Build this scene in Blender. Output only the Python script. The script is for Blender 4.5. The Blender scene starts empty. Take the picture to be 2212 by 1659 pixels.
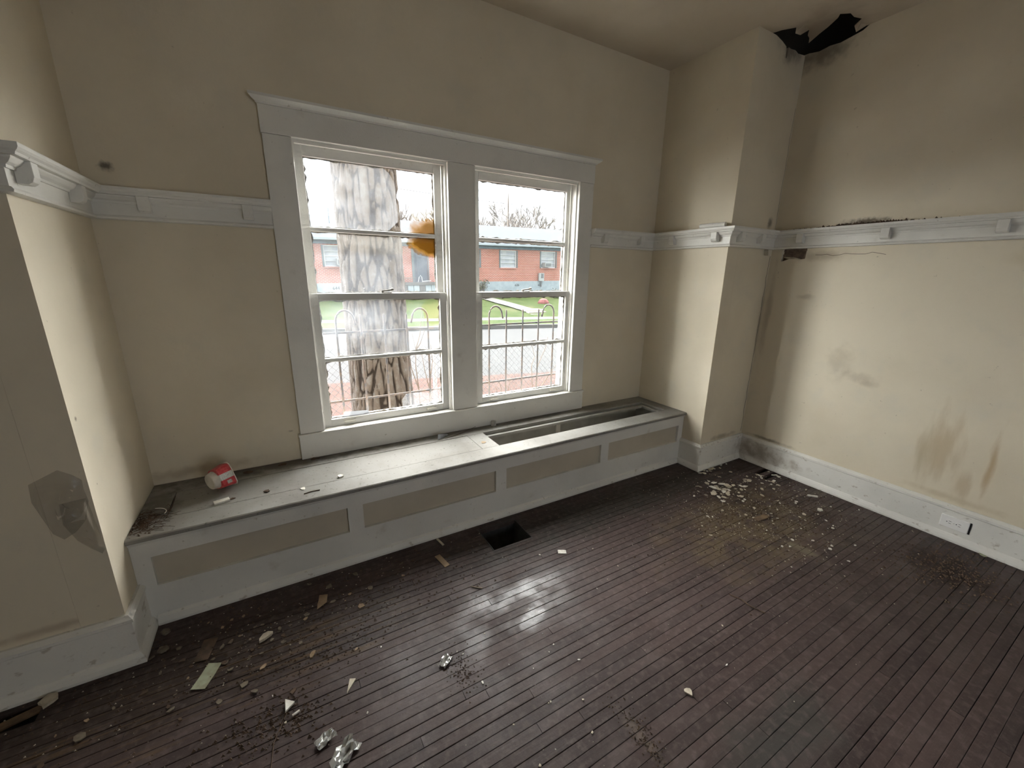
import bpy, math, random
from mathutils import Vector, Matrix, noise
from mathutils.geometry import tessellate_polygon
random.seed(7)
SC = bpy.context.scene
COL = SC.collection

# ------------------------------------------------------------------ camera
cam_d = bpy.data.cameras.new('camera')
cam = bpy.data.objects.new('camera', cam_d); COL.objects.link(cam)
_F = Vector((0.48381563, 0.8361681, -0.25835122)).normalized()
_R = Vector((0.86721002, -0.49777399, 0.01295534)).normalized()
_U = _R.cross(_F)
cam.matrix_world = Matrix(((_R.x, _U.x, -_F.x, 0.6203), (_R.y, _U.y, -_F.y, -2.4569), (_R.z, _U.z, -_F.z, 1.4574), (0, 0, 0, 1)))
cam_d.sensor_fit = 'HORIZONTAL'; cam_d.sensor_width = 36.0
cam_d.lens = 36.0 * 880.63 / 2212.0
cam_d.clip_start = 0.02; cam_d.clip_end = 400
SC.camera = cam

# ------------------------------------------------------------------ world and exposure
w = bpy.data.worlds.new('overcast_sky'); SC.world = w; w.use_nodes = True
bg = w.node_tree.nodes['Background']
bg.inputs['Color'].default_value = (0.87, 0.94, 1.0, 1); bg.inputs['Strength'].default_value = 0.5
SC.view_settings.view_transform = 'Standard'; SC.view_settings.look = 'None'
SC.view_settings.gamma = 1.0; SC.view_settings.use_curve_mapping = False
SC.view_settings.exposure = 2.9
cy = SC.cycles
cy.max_bounces = 8; cy.diffuse_bounces = 5; cy.glossy_bounces = 3; cy.transmission_bounces = 3; cy.transparent_max_bounces = 12
cy.use_adaptive_sampling = True; cy.adaptive_threshold = 0.07; cy.adaptive_min_samples = 16; cy.caustics_reflective = False; cy.caustics_refractive = False
cy.use_denoising = True
cy.sample_clamp_indirect = 6.0

# sun behind a bright cloud sheet over the street: a very wide, soft source
sun_d = bpy.data.lights.new('veiled_sun', 'SUN'); sun_d.energy = 10.0; sun_d.angle = math.radians(145); sun_d.color = (1.0, 0.985, 0.955)
sun = bpy.data.objects.new('veiled_sun', sun_d); COL.objects.link(sun); sun.rotation_euler = (math.radians(-87), 0, 0); sun.location = (1.7, 9, 9)

def portal(name, loc, rot, sx, sy):
    d = bpy.data.lights.new(name, 'AREA'); d.shape = 'RECTANGLE'; d.size = sx; d.size_y = sy
    d.cycles.is_portal = True
    o = bpy.data.objects.new(name, d); COL.objects.link(o); o.location = loc; o.rotation_euler = rot
# sky portals in the openings (they only steer the sampling of the sky)
portal('portal_front', (1.67, 0.20, 1.33), (math.radians(-90), 0, 0), 1.9, 1.62)

portal('portal_rear', (1.8, -5.24, 1.05), (math.radians(90), 0, 0), 1.5, 1.5)

# ------------------------------------------------------------------ dimensions
XR, XW, D, DB, HB, HBB = 3.348, 3.883, 0.6555, 0.485, 0.426, 0.21
H = 2.921; XLW = -1.5; YR = -5.1
W0, W1, JL, JR, M0, M1 = 0.6648, 2.675, 0.7876, 2.552, 1.5814, 1.7557
WZ0, WZ1 = 0.578, 2.080

# ------------------------------------------------------------------ helpers
class MB:
    def __init__(s): s.v = []; s.f = []; s.m = []; s.cur = 0
    def add(s, vs, fs):
        o = len(s.v); s.v += [tuple(v) for v in vs]; s.f += [[i + o for i in f] for f in fs]; s.m += [s.cur] * len(fs); return s
    def box(s, x0, x1, y0, y1, z0, z1):
        if x0 > x1: x0, x1 = x1, x0
        if y0 > y1: y0, y1 = y1, y0
        if z0 > z1: z0, z1 = z1, z0
        return s.add([(x0,y0,z0),(x1,y0,z0),(x1,y1,z0),(x0,y1,z0),(x0,y0,z1),(x1,y0,z1),(x1,y1,z1),(x0,y1,z1)],
                     [(0,3,2,1),(4,5,6,7),(0,1,5,4),(1,2,6,5),(2,3,7,6),(3,0,4,7)])
    def prism(s, pts, vec):
        n = len(pts); vec = Vector(vec); a = [Vector(p) for p in pts]
        nrm = Vector((0,0,0))
        for i in range(n): nrm += a[i].cross(a[(i+1) % n])
        fl = nrm.dot(vec) > 0
        vs = a + [p + vec for p in a]
        bot = list(range(n)); top = list(range(n, 2*n))
        fs = [bot[::-1] if fl else bot, top if fl else top[::-1]]
        for i in range(n):
            j = (i+1) % n
            fs.append((i, j, j+n, i+n) if fl else (j, i, i+n, j+n))
        return s.add(vs, fs)
    def loft(s, rings, cap=True):
        n = len(rings[0]); vs = [p for r in rings for p in r]; fs = []
        for k in range(len(rings)-1):
            for i in range(n):
                j = (i+1) % n
                fs.append((k*n+i, k*n+j, (k+1)*n+j, (k+1)*n+i))
        if cap:
            fs.append(list(range(n))[::-1]); fs.append([(len(rings)-1)*n+i for i in range(n)])
        return s.add(vs, fs)
    def tube(s, path, r, n=6):
        path = [Vector(p) for p in path]; rings = []
        rr = r if isinstance(r, (list, tuple)) else [r]*len(path)
        for i, p in enumerate(path):
            t = (path[min(i+1, len(path)-1)] - path[max(i-1, 0)])
            if t.length < 1e-9: t = Vector((0,0,1))
            t.normalize()
            a = t.cross(Vector((0,0,1)) if abs(t.z) < .9 else Vector((1,0,0))).normalized(); b = t.cross(a)
            rings.append([p + (a*math.cos(2*math.pi*k/n) + b*math.sin(2*math.pi*k/n))*rr[i] for k in range(n)])
        return s.loft(rings)
    def plate(s, outline, holes, to3, vec):
        """planar plate with holes: 2D loops, to3 maps (u,v) to 3D, vec is the thickness"""
        loops = [outline] + holes; vec = Vector(vec)
        tris = tessellate_polygon([[Vector((u, v, 0)) for u, v in l] for l in loops])
        flat = [Vector(to3(u, v)) for l in loops for u, v in l]; n = len(flat)
        fs = []
        for t in tris:
            a, b, c = (flat[i] for i in t)
            if (b-a).cross(c-a).dot(vec) > 0: t = t[::-1]
            fs.append(tuple(t)); fs.append(tuple(i+n for i in reversed(t)))
        o = 0
        for li, l in enumerate(loops):
            k = len(l)
            for i in range(k): fs.append((o+i, o+(i+1) % k, o+(i+1) % k+n, o+i+n))
            o += k
        return s.add(flat + [p+vec for p in flat], fs)
def ob(name, mb, mat, parent=None, loc=None, smooth=False, bevel=0):
    org = parent['_org'] if parent is not None else (loc or (0, 0, 0))
    ox, oy, oz = org
    me = bpy.data.meshes.new(name)
    me.from_pydata([(x-ox, y-oy, z-oz) for x, y, z in mb.v], [], mb.f)
    mats = mat if isinstance(mat, (list, tuple)) else [mat]
    for m in mats: me.materials.append(m)
    if len(mats) > 1:
        for p, i in zip(me.polygons, mb.m): p.material_index = i
    if smooth:
        for p in me.polygons: p.use_smooth = True
    o = bpy.data.objects.new(name, me); COL.objects.link(o)
    o['_org'] = tuple(org)
    if parent is not None: o.parent = parent
    else: o.location = org
    if bevel:
        b = o.modifiers.new('bevel', 'BEVEL'); b.width = bevel; b.segments = 2; b.limit_method = 'ANGLE'
    return o
def empty(name, loc):
    o = bpy.data.objects.new(name, None); COL.objects.link(o); o.location = loc; o['_org'] = tuple(loc); o.empty_display_size = .05; return o
def tag(o, label, cat, group=None):
    o['label'] = label; o['category'] = cat
    if group: o['group'] = group
    return o
def struct(o, label=None):
    o['kind'] = 'structure'
    if label: o['label'] = label
    return o

# ------------------------------------------------------------------ materials
def rgb(c): return (c[0], c[1], c[2], 1)
class NT:
    def __init__(s, name, rough=.6, spec=.4):
        s.mat = bpy.data.materials.new(name); s.mat.use_nodes = True
        s.t = s.mat.node_tree; s.b = s.t.nodes['Principled BSDF']
        s.b.inputs['Roughness'].default_value = rough; s.b.inputs['Specular IOR Level'].default_value = spec
        g = s.t.nodes.new('ShaderNodeNewGeometry'); s.pos = g.outputs['Position']
    def n(s, t, **k):
        x = s.t.nodes.new(t)
        for a, b in k.items(): setattr(x, a, b)
        return x
    def l(s, a, b): s.t.links.new(a, b)
    def put(s, v, sock):
        if hasattr(v, 'is_linked'): s.l(v, sock)
        elif isinstance(v, (tuple, list)) and len(v) == 3 and sock.type == 'RGBA': sock.default_value = rgb(v)
        else: sock.default_value = v
    def scale(s, vec, src=None):
        x = s.n('ShaderNodeVectorMath', operation='MULTIPLY'); s.l(src or s.pos, x.inputs[0]); x.inputs[1].default_value = vec; return x.outputs[0]
    def noise(s, sc, det=4, src=None, rough=.55, lo=None, hi=None, dist=0):
        x = s.n('ShaderNodeTexNoise'); x.inputs['Scale'].default_value = sc; x.inputs['Detail'].default_value = det
        x.inputs['Roughness'].default_value = rough; x.inputs['Distortion'].default_value = dist
        s.l(src or s.pos, x.inputs['Vector'])
        o = x.outputs['Fac']
        return s.mr(o, lo, hi) if lo is not None else o
    def mr(s, v, a, b, c=0, d=1, smooth=True):
        x = s.n('ShaderNodeMapRange'); x.interpolation_type = 'SMOOTHSTEP' if smooth else 'LINEAR'
        s.l(v, x.inputs[0])
        for i, q in enumerate((a, b, c, d)): x.inputs[i+1].default_value = q
        return x.outputs[0]
    def mul(s, a, b, op='MULTIPLY'):
        x = s.n('ShaderNodeMath', operation=op); s.put(a, x.inputs[0]); s.put(b, x.inputs[1]); return x.outputs[0]
    def mix(s, a, b, f, mode='MIX'):
        x = s.n('ShaderNodeMix', data_type='RGBA', blend_type=mode)
        s.put(f, x.inputs[0]); s.put(a, x.inputs[6]); s.put(b, x.inputs[7]); return x.outputs[2]
    def spot(s, c, r, ns=6, amt=.6, soft=.5, stretch=(1,1,1)):
        """a patch with an irregular outline of its own, centre c, radii r"""
        a = s.n('ShaderNodeVectorMath', operation='SUBTRACT'); s.l(s.pos, a.inputs[0]); a.inputs[1].default_value = c
        d = s.n('ShaderNodeVectorMath', operation='DIVIDE'); s.l(a.outputs[0], d.inputs[0]); d.inputs[1].default_value = r
        e = s.n('ShaderNodeVectorMath', operation='LENGTH'); s.l(d.outputs[0], e.inputs[0])
        if not hasattr(s, 'nzc'): s.nzc = {}
        key = ('a' if ns < 9 else 'b' if ns < 30 else 'c', stretch)
        if key not in s.nzc: s.nzc[key] = s.noise({'a': 5, 'b': 16, 'c': 45}[key[0]], 3, src=s.scale(stretch))
        nz = s.nzc[key]
        f = s.mul(e.outputs['Value'], s.mul(s.mul(nz, .5, 'SUBTRACT'), amt*2), 'ADD')
        return s.mr(f, 1.0, 1.0-soft)
    def base(s, v): s.put(v, s.b.inputs['Base Color']); return s
    def rough(s, v): s.put(v, s.b.inputs['Roughness']); return s
    def bump(s, h, strength=.3, dist=.01):
        x = s.n('ShaderNodeBump'); x.inputs['Strength'].default_value = strength; x.inputs['Distance'].default_value = dist
        s.l(h, x.inputs['Height']); s.l(x.outputs[0], s.b.inputs['Normal']); return s
def simple(name, col, rough=.6, col2=None, sc=8, bump=0, bsc=60, metal=0, spec=.4):
    m = NT(name, rough, spec); m.b.inputs['Metallic'].default_value = metal
    if col2: m.base(m.mix(col, col2, m.noise(sc, 5, lo=.35, hi=.68)))
    else: m.base(col)
    if bump: m.bump(m.noise(bsc, 4), bump, .004)
    return m.mat

CREAM = (0.70, 0.63, 0.50)
def wall_paint(name, spots=()):
    m = NT(name, .62, .25)
    c = m.mix(CREAM, (0.63, 0.56, 0.435), m.noise(1.4, 6, lo=.38, hi=.70))
    c = m.mix(c, (0.60, 0.565, 0.48), m.mul(m.noise(5, 5, lo=.52, hi=.72), .35))
    c = m.mix(c, (0.30, 0.25, 0.19), m.mul(m.noise(38, 3, lo=.70, hi=.78), .45))
    for (cc, rr, col, amt, ns, st) in spots:
        c = m.mix(c, col, m.mul(m.spot(cc, rr, ns, .7, .95, st), amt))
    m.base(c)
    h = m.mul(m.noise(3.5, 5), m.mul(m.noise(90, 3), .08), 'ADD')
    m.bump(h, .35, .012)
    return m.mat
M_wall = wall_paint('cream_wall_paint')
M_wall_win = wall_paint('cream_paint_window_wall', [((0.083, 0, 1.869), (.035, .05, .028), (0.10, 0.085, 0.07), .85, 60, (1, 1, 1)),
    ((0.62, 0, .60), (.02, .05, .008), (0.2, 0.16, 0.12), .6, 40, (1, 1, 1)), ((0.2, 0, .47), (.35, .05, .04), (0.34, 0.26, 0.17), .5, 20, (1, 1, 1))])
M_wall_right = wall_paint('cream_paint_right_wall', [
    ((XW, -1.334, .84), (.05, .18, .045), (0.46, 0.40, 0.31), .5, 16, (1, 1, 1)),
    ((XW, -1.40, .81), (.05, .07, .035), (0.42, 0.36, 0.27), .5, 24, (1, 1, 1)),
    ((XW, -1.22, .92), (.05, .10, .16), (0.36, 0.30, 0.21), .30, 10, (1, 1, 1)),
    ((XW, -.94, 1.335), (.05, .07, .025), (0.33, 0.28, 0.21), .45, 22, (1, 1, 1)),
    ((XW, -1.80, .52), (.05, .12, .28), (0.40, 0.30, 0.18), .55, 16, (1, 1.6, .35)),
    ((XW, -1.74, .47), (.05, .06, .20), (0.40, 0.33, 0.21), .5, 20, (1, 2, .3)),
    ((XW, -2.005, .50), (.05, .022, .24), (0.42, 0.30, 0.17), .8, 24, (1, 1.5, .4)),
    ((XW, -1.93, .33), (.05, .05, .12), (0.36, 0.26, 0.15), .45, 24, (1, 1.5, .4)),
    ((XW, -1.0, 1.61), (.05, .22, .05), (0.38, 0.31, 0.22), .5, 16, (1, 1, 1)),
    ((XW, -2.1, 1.58), (.05, .35, .07), (0.44, 0.37, 0.22), .45, 6, (1, 1, 1)),
    ((XW, -.70, 1.15), (.05, .035, .5), (0.30, 0.25, 0.18), .5, 14, (1, 1, .4)),
    ((XW, -.75, 2.86), (.05, .26, .10), (0.20, 0.165, 0.12), .75, 9, (1, 1, 1)),
    ((XW, -1.20, 1.81), (.05, .16, .03), (0.10, 0.075, 0.05), .85, 30, (1, 1, 1)),
    ((XW, -.86, .225), (.05, .22, .02), (0.14, 0.11, 0.08), .75, 20, (1, 1, 1)),
    ((XW, -1.9, .245), (.05, .30, .03), (0.42, 0.33, 0.20), .4, 10, (1, 1, 1))])
M_wall_stub = wall_paint('cream_paint_right_stub', [
    ((XW, -D, 1.15), (.04, .05, .55), (0.30, 0.25, 0.18), .6, 16, (1, 1, .4)),
    ((3.72, -D, 2.88), (.16, .05, .11), (0.17, 0.14, 0.11), .8, 10, (1, 1, 1)),
    ((3.80, -D, 1.84), (.05, .05, .05), (0.12, 0.10, 0.08), .75, 26, (1, 1, 1)),
    ((3.6, -D, .23), (.25, .05, .03), (0.20, 0.16, 0.11), .6, 18, (1, 1, 1))])
M_wall_lstub = wall_paint('cream_paint_left_stub', [
    ((-.2, -D, .24), (.5, .05, .022), (0.34, 0.25, 0.17), .5, 14, (1, 1, 1))])
M_wall_alcl = wall_paint('cream_paint_alcove_left', [((0, -.617, .973), (.05, .012, .010), (0.2, 0.15, 0.11), .8, 60, (1, 1, 1)), ((0, -.59, .72), (.05, .005, .006), (0.2, 0.15, 0.11), .8, 60, (1, 1, 1))])
M_ceil = NT('ceiling_paint', .7, .2)
_c = M_ceil.mix((0.62, 0.55, 0.45), (0.54, 0.47, 0.37), M_ceil.noise(1.2, 5, lo=.35, hi=.7))
_c = M_ceil.mix(_c, (0.20, 0.15, 0.11), M_ceil.mul(M_ceil.spot((3.7, -.85, H), (.30, .28, .1), 7, .6, .7), .6))
M_ceil = M_ceil.base(_c).bump(M_ceil.noise(4, 5), .3, .01).mat

def trim_paint(name, c1=(0.74, 0.725, 0.68), dirt=.5, lowdirt=False):
    m = NT(name, .42, .4)
    c = m.mix(c1, tuple(x*.86 for x in c1), m.noise(2.2, 6, lo=.4, hi=.7))
    c = m.mix(c, (0.30, 0.26, 0.20), m.mul(m.noise(46, 4, lo=.66, hi=.76), dirt))
    c = m.mix(c, (0.36, 0.30, 0.23), m.mul(m.noise(9, 6, lo=.62, hi=.80), dirt*.8))
    if lowdirt:
        c = m.mix(c, (0.26, 0.20, 0.14), m.mul(m.spot((3.95, -.80, .10), (.25, .45, .12), 14, .8, .95), .75))
        c = m.mix(c, (0.26, 0.20, 0.14), m.mul(m.noise(22, 5, lo=.60, hi=.70, src=m.scale((1, 1, 1.5))), .5))
    m.base(c); m.bump(m.mul(m.noise(14, 5), m.noise(120, 2), 'ADD'), .12, .004)
    return m.mat
M_trim = trim_paint('white_trim_paint')
M_base = trim_paint('baseboard_paint', (0.75, 0.735, 0.69), .55, True)
M_sash = trim_paint('sash_paint', (0.70, 0.69, 0.655), .4)
M_panel = trim_paint('taupe_panel_paint', (0.55, 0.495, 0.40), .25)
m = NT('bench_top_paint', .62, .12)
c = m.mix((0.2833, 0.2742, 0.2536), (0.2149, 0.2011, 0.1828), m.noise(3, 6, lo=.38, hi=.68))
c = m.mix(c, (0.0731, 0.0639, 0.0525), m.mul(m.noise(70, 4, lo=.60, hi=.72), .55))
c = m.mix(c, (0.0776, 0.0639, 0.0525), m.mul(m.spot((.55, -.02, HB), (.75, .13, .1), 10, .8, .8), .75))
c = m.mix(c, (0.0915, 0.0754, 0.0595), m.mul(m.spot((.06, -.25, HB), (.10, .26, .1), 18, .9, .8), .65))
c = m.mix(c, (0.1098, 0.1006, 0.0822), m.mul(m.spot((1.9, -.05, HB), (1.3, .07, .1), 12, .8, .9), .6))
m.base(c); m.bump(m.noise(40, 5), .25, .003); M_btop = m.mat
M_bin = simple('bench_inside_paint', (0.42, 0.41, 0.385), .7, (0.32, 0.31, 0.285), 5)
M_dark = simple('dark_void', (0.012, 0.011, 0.010), .9)
M_lath = simple('bare_lath_wood', (0.24, 0.18, 0.13), .85, (0.15, 0.11, 0.085), 30, .4, 80)
M_plaster = simple('broken_plaster', (0.52, 0.47, 0.38), .85, (0.36, 0.31, 0.24), 18, .5, 70)

# floor boards
m = NT('worn_floor_paint', .5, .22)
oi = m.n('ShaderNodeObjectInfo')
rnd = oi.outputs['Random']
grain = m.noise(1, 6, src=m.scale((2.2, 55, 30)), rough=.65)
c = m.mix((0.0688, 0.0468, 0.0429), (0.0440, 0.0308, 0.0292), rnd)
c = m.mix(c, (0.0908, 0.0688, 0.0633), m.mul(m.noise(7, 7, lo=.48, hi=.75), .65))
c = m.mix(c, (0.0303, 0.0220, 0.0198), m.mul(m.mr(grain, .52, .72), .55))
c = m.mix(c, (0.1320, 0.1100, 0.1018), m.mul(m.noise(110, 3, lo=.60, hi=.74), .45))
c = m.mix(c, (0.1150, 0.0840, 0.0500), m.mul(m.spot((3.05, -1.28, 0), (.85, .48, .2), 5, .8, .8), m.noise(12, 5, lo=.34, hi=.56)))
c = m.mix(c, (0.1815, 0.1485, 0.1045), m.mul(m.spot((3.02, -1.58, 0), (.05, .16, .2), 12, .8, .8), .75))
c = m.mix(c, (0.0330, 0.0198, 0.0165), m.mul(m.spot((3.5, -2.04, 0), (.20, .16, .2), 14, 1.1, .5), .85))
c = m.mix(c, (0.0275, 0.0248, 0.0198), m.mul(m.spot((2.4, -.72, 0), (1.6, .26, .2), 4, .6, .8), .8))
c = m.mix(c, (0.0330, 0.0220, 0.0154), m.mul(m.spot((.15, -.82, 0), (1.0, .30, .2), 4, .6, .8), .7))
c = m.mix(c, (0.1100, 0.0688, 0.0358), m.mul(m.spot((.35, -.95, 0), (1.1, .22, .2), 5, .8, .7), m.mr(grain, .50, .66)))
c = m.mix(c, (0.0468, 0.0484, 0.0440), m.mul(m.spot((1.9, -2.05, 0), (.45, .18, .2), 5, .7, .8), .6))
c = m.mix(c, (0.1870, 0.1540, 0.1155), m.mul(m.spot((1.50, -1.82, 0), (.028, .13, .2), 40, 1.3, .9), .30))
c = m.mix(c, (0.128, 0.098, 0.092), m.mul(m.noise(34, 5, lo=.47, hi=.70), .42))
c = m.mix(c, (0.030, 0.022, 0.020), m.mul(m.noise(21, 5, lo=.56, hi=.74), .5))
m.base(c)
shn = m.mul(m.spot((1.42, -1.16, 0), (.55, .26, .2), 4, .7, .9), m.noise(8, 5, lo=.36, hi=.60))
rgh = m.mr(m.mul(m.noise(5, 6), m.mul(m.noise(60, 3), .35), 'ADD'), .45, .95, .38, .70)
m.rough(m.mul(rgh, m.mr(shn, 0, 1, 1.0, .62), 'MULTIPLY'))
m.l(m.mr(shn, 0, 1, .22, .48), m.b.inputs['Specular IOR Level'])
m.bump(m.mul(grain, m.mul(m.noise(45, 4), .6), 'ADD'), .35, .004)
M_floor = m.mat
M_raw = simple('raw_board_wood', (0.20, 0.13, 0.075), .8, (0.11, 0.075, 0.05), 25, .4, 60)

# window glass with grime film
def glass(name, haze, spots=(), hz=(0.76, 0.80, 0.86)):
    m = bpy.data.materials.new(name); m.use_nodes = True; t = m.node_tree
    for n in list(t.nodes): t.nodes.remove(n)
    x = NT.__new__(NT); x.mat = m; x.t = t
    g = t.nodes.new('ShaderNodeNewGeometry'); x.pos = g.outputs['Position']
    out = t.nodes.new('ShaderNodeOutputMaterial')
    tr = t.nodes.new('ShaderNodeBsdfTransparent'); tr.inputs[0].default_value = (.97, .98, .975, 1)
    tl = t.nodes.new('ShaderNodeBsdfTranslucent'); df = t.nodes.new('ShaderNodeBsdfDiffuse')
    gl = t.nodes.new('ShaderNodeBsdfGlossy'); gl.inputs['Roughness'].default_value = .05
    fac = x.mul(x.mul(x.noise(9, 5, lo=.25, hi=.8), .5, 'ADD'), haze)
    speck = x.mul(x.noise(160, 3, lo=.70, hi=.76), .35)
    fac = x.mul(fac, speck, 'MAXIMUM')
    col = hz
    for (cc, rr, colr, amt, ns) in spots:
        sp = x.spot(cc, rr, ns, .35, .55)
        col = x.mix(col, colr, x.mr(sp, 0, .12)); fac = x.mul(fac, x.mul(sp, amt), 'MAXIMUM')
    x.put(col, tl.inputs[0]); x.put(col, df.inputs[0])
    a = t.nodes.new('ShaderNodeMixShader'); a.inputs[0].default_value = .35; x.l(tl.outputs[0], a.inputs[1]); x.l(df.outputs[0], a.inputs[2])
    b = t.nodes.new('ShaderNodeMixShader'); x.put(fac, b.inputs[0]); x.l(tr.outputs[0], b.inputs[1]); x.l(a.outputs[0], b.inputs[2])
    d = t.nodes.new('ShaderNodeMixShader'); d.inputs[0].default_value = .03; x.l(b.outputs[0], d.inputs[1]); x.l(gl.outputs[0], d.inputs[2])
    x.l(d.outputs[0], out.inputs[0]); return m
ORANGE = (0.14, 0.068, 0.008)
M_glass_clean = glass('dusty_glass', .006)
M_glass_hazy = glass('clouded_glass', .050)
M_glass_2 = glass('clouded_glass_with_orange_residue', .03, [((1.20, .088, 1.66), (.36, .1, .10), (0.80, 0.81, 0.80), .040, 8), ((1.50, .088, 1.635), (.165, .1, .095), ORANGE, .92, 14)])
M_glass_or = glass('orange_stained_shard', .10, [((1.53, .088, 1.70), (.19, .1, .10), ORANGE, .8, 16)], (0.34, 0.30, 0.24))
M_glass_3 = glass('hazy_lower_glass', .045, [((1.50, .048, 1.23), (.10, .1, .09), (0.60, 0.50, 0.25), .075, 12)])
M_shard = glass('white_filmed_shard', .95, (), (0.42, 0.43, 0.44))

# ------------------------------------------------------------------ structure: floor
VENT = (1.505, 1.753, -0.765, -0.545)
fl = MB()
fl.plate([(XLW, YR), (XW, YR), (XW, 0), (XLW, 0)], [[(VENT[0], VENT[2]), (VENT[1], VENT[2]), (VENT[1], VENT[3]), (VENT[0], VENT[3])],
          [(-.50, -.80), (-.235, -.80), (-.235, -.69), (-.50, -.69)], [(3.62, -1.005), (3.86, -1.005), (3.86, -.86), (3.62, -.86)]], lambda u, v: (u, v, -.045), (0, 0, .024))
floor = struct(ob('floor', fl, M_dark), 'dark worn painted strip wood floor')
under = struct(ob('ground_crawlspace', MB().box(-1.7, 4.2, -5.3, .0, -.60, -.52).box(4.0, 4.2, -5.3, 0, -.52, -.0455).box(-1.7, -1.6, -5.3, 0, -.52, -.0455).box(-1.6, 4.0, -5.3, -5.25, -.52, -.0455), M_dark), 'dark crawl space soil under the floor')
PW = 0.0375
def plank(x0, x1, y0, y1, dz, mat=M_floor, tiltx=0):
    b = .0012; g = .0002 + (random.random()**2.2)*.0013
    mb = MB(); z1 = dz; z0 = -.0205
    ya, yb = y0+g, y1-g; xa, xb = x0+.0007, x1-.0007
    t = tiltx
    mb.add([(xa,ya,z0),(xb,ya,z0),(xb,yb,z0),(xa,yb,z0),
            (xa,ya,z1-b-t),(xb,ya,z1-b-t),(xb,yb,z1-b+t),(xa,yb,z1-b+t),
            (xa,ya+b,z1-t),(xb,ya+b,z1-t),(xb,yb-b,z1+t),(xa,yb-b,z1+t)],
           [(0,3,2,1),(0,1,5,4),(2,3,7,6),(4,5,9,8),(6,7,11,10),(8,9,10,11),(1,2,6,10,9,5),(3,0,4,8,11,7)])
    return ob('plank', mb, mat, floor)
def clip_holes(x0, x1, ya, yb):
    segs = [(x0, x1)]
    holes = [VENT, (-.50, -.235, -.795, -.70), (3.66, 3.86, -1.0, -.965), (3.70, 3.86, -.928, -.89)]
    for hx0, hx1, hy0, hy1 in holes:
        if (ya+yb)/2 > hy0 and (ya+yb)/2 < hy1:
            out = []
            for a, b in segs:
                if b <= hx0 or a >= hx1: out.append((a, b)); continue
                if a < hx0: out.append((a, hx0))
                if b > hx1: out.append((hx1, b))
            segs = out
    return segs
y = -.487; rows = 0; far = MB(); rj = random.Random(3)
while y > YR:
    ya = max(y - PW, YR); x = XLW - rj.random()*1.4
    front = y > -.645
    near = ya > -2.55
    while x < XW:
        L = rj.uniform(1.3, 2.7); x1 = min(x+L, XW)
        if XW - x1 < .3: x1 = XW
        a = max(x, XLW if not front else 0.0); b = min(x1, XW if not front else XR)
        if b - a > .02:
            if near:
                vis = b > -.45 - .0 and a < 4
                for (s0, s1) in clip_holes(a, b, ya, y):
                    if s1 - s0 < .02: continue
                    wob = rj.uniform(-.0006, .0006)
                    plank(s0, s1, ya, y, wob, M_floor, rj.uniform(-.0005, .0005))
            else: far.box(a+.0007, b-.0007, ya+.001, y-.001, -.0205, 0)
        x = x1
    y = ya; rows += 1
o = ob('plank_rows_behind', far, M_floor, floor); o['kind'] = 'stuff'

# ------------------------------------------------------------------ structure: walls and ceiling
T = .16
ww = MB().plate([(XLW-.2, -.6), (XW+.32, -.6), (XW+.32, H+.5), (XLW-.2, H+.5)],
    [[(JL-.02, WZ0-.03), (M0+.02, WZ0-.03), (M0+.02, WZ1+.02), (JL-.02, WZ1+.02)], [(M1-.02, WZ0-.03), (JR+.02, WZ0-.03), (JR+.02, WZ1+.02), (M1-.02, WZ1+.02)]],
    lambda u, v: (u, 0, v), (0, T, 0))
struct(ob('wall_window', ww, M_wall_win), 'cream wall around the double window')
struct(ob('wall_alcove_left', MB().box(-.12, 0, -D, -.0005, -.02, H), M_wall_alcl), 'cream side wall of the window alcove by the paper cup')
struct(ob('wall_alcove_right', MB().box(XR, XR+.12, -D, -.0005, -.02, H), M_wall), 'cream side wall of the window alcove by the open bench bin')
struct(ob('wall_stub_left', MB().box(XLW, -.1205, -D, -D+.12, -.02, H), M_wall_lstub), 'cream wall face with torn plastic patch')
# right stub: two plaster pieces missing under the rail
def jag(x0, x1, z0, z1, n=5, a=.012, r=random.Random(5)):
    pts = []
    for (p, q) in (((x0, z0), (x1, z0)), ((x1, z0), (x1, z1)), ((x1, z1), (x0, z1)), ((x0, z1), (x0, z0))):
        for i in range(n):
            t = i/n; pts.append((p[0]+(q[0]-p[0])*t + r.uniform(-a, a), p[1]+(q[1]-p[1])*t + r.uniform(-a, a)))
    return pts
st = MB().plate([(XR+.1205, -.02), (XW, -.02), (XW, 2.893), (3.80, 2.885), (3.76, 2.895), (3.71, 2.890), (3.685, 2.893), (3.677, 2.835), (3.666, 2.83), (3.655, 2.89), (3.60, 2.907), (3.53, H), (XR+.1205, H)], [jag(3.735, 3.835, 1.618, 1.70, 4, .006)], lambda u, v: (u, -D, v), (0, .03, 0))
st.box(XR+.1205, XW, -D+.032, -D+.12, -.02, 2.78)
struct(ob('wall_stub_right', st, [M_wall_stub, M_lath]), 'narrow cream wall return beside the right corner')
rw = MB().plate([(YR, -.02), (-D+.12, -.02), (-D+.12, 2.90), (-.68, 2.896), (-.74, 2.884), (-.80, 2.892), (-.86, 2.886), (-.93, 2.897), (-.97, 2.904), (-1.0, H), (YR, H)], [jag(-.885, -.725, 1.585, 1.71, 5, .010)], lambda u, v: (XW, u, v), (.03, 0, 0))
wr = struct(ob('wall_right', rw, M_wall_right), 'long stained cream wall with outlet in its baseboard')
lb = MB().box(XW+.032, XW+.06, YR, -D+.12, -.02, 2.80)
ob('lath_backing', lb, M_lath, wr)
for i, zz in enumerate((1.60, 1.645, 1.69)): ob('lath', MB().box(XW+.020, XW+.031, -.90, -.70, zz, zz+.028), M_lath, wr)
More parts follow.
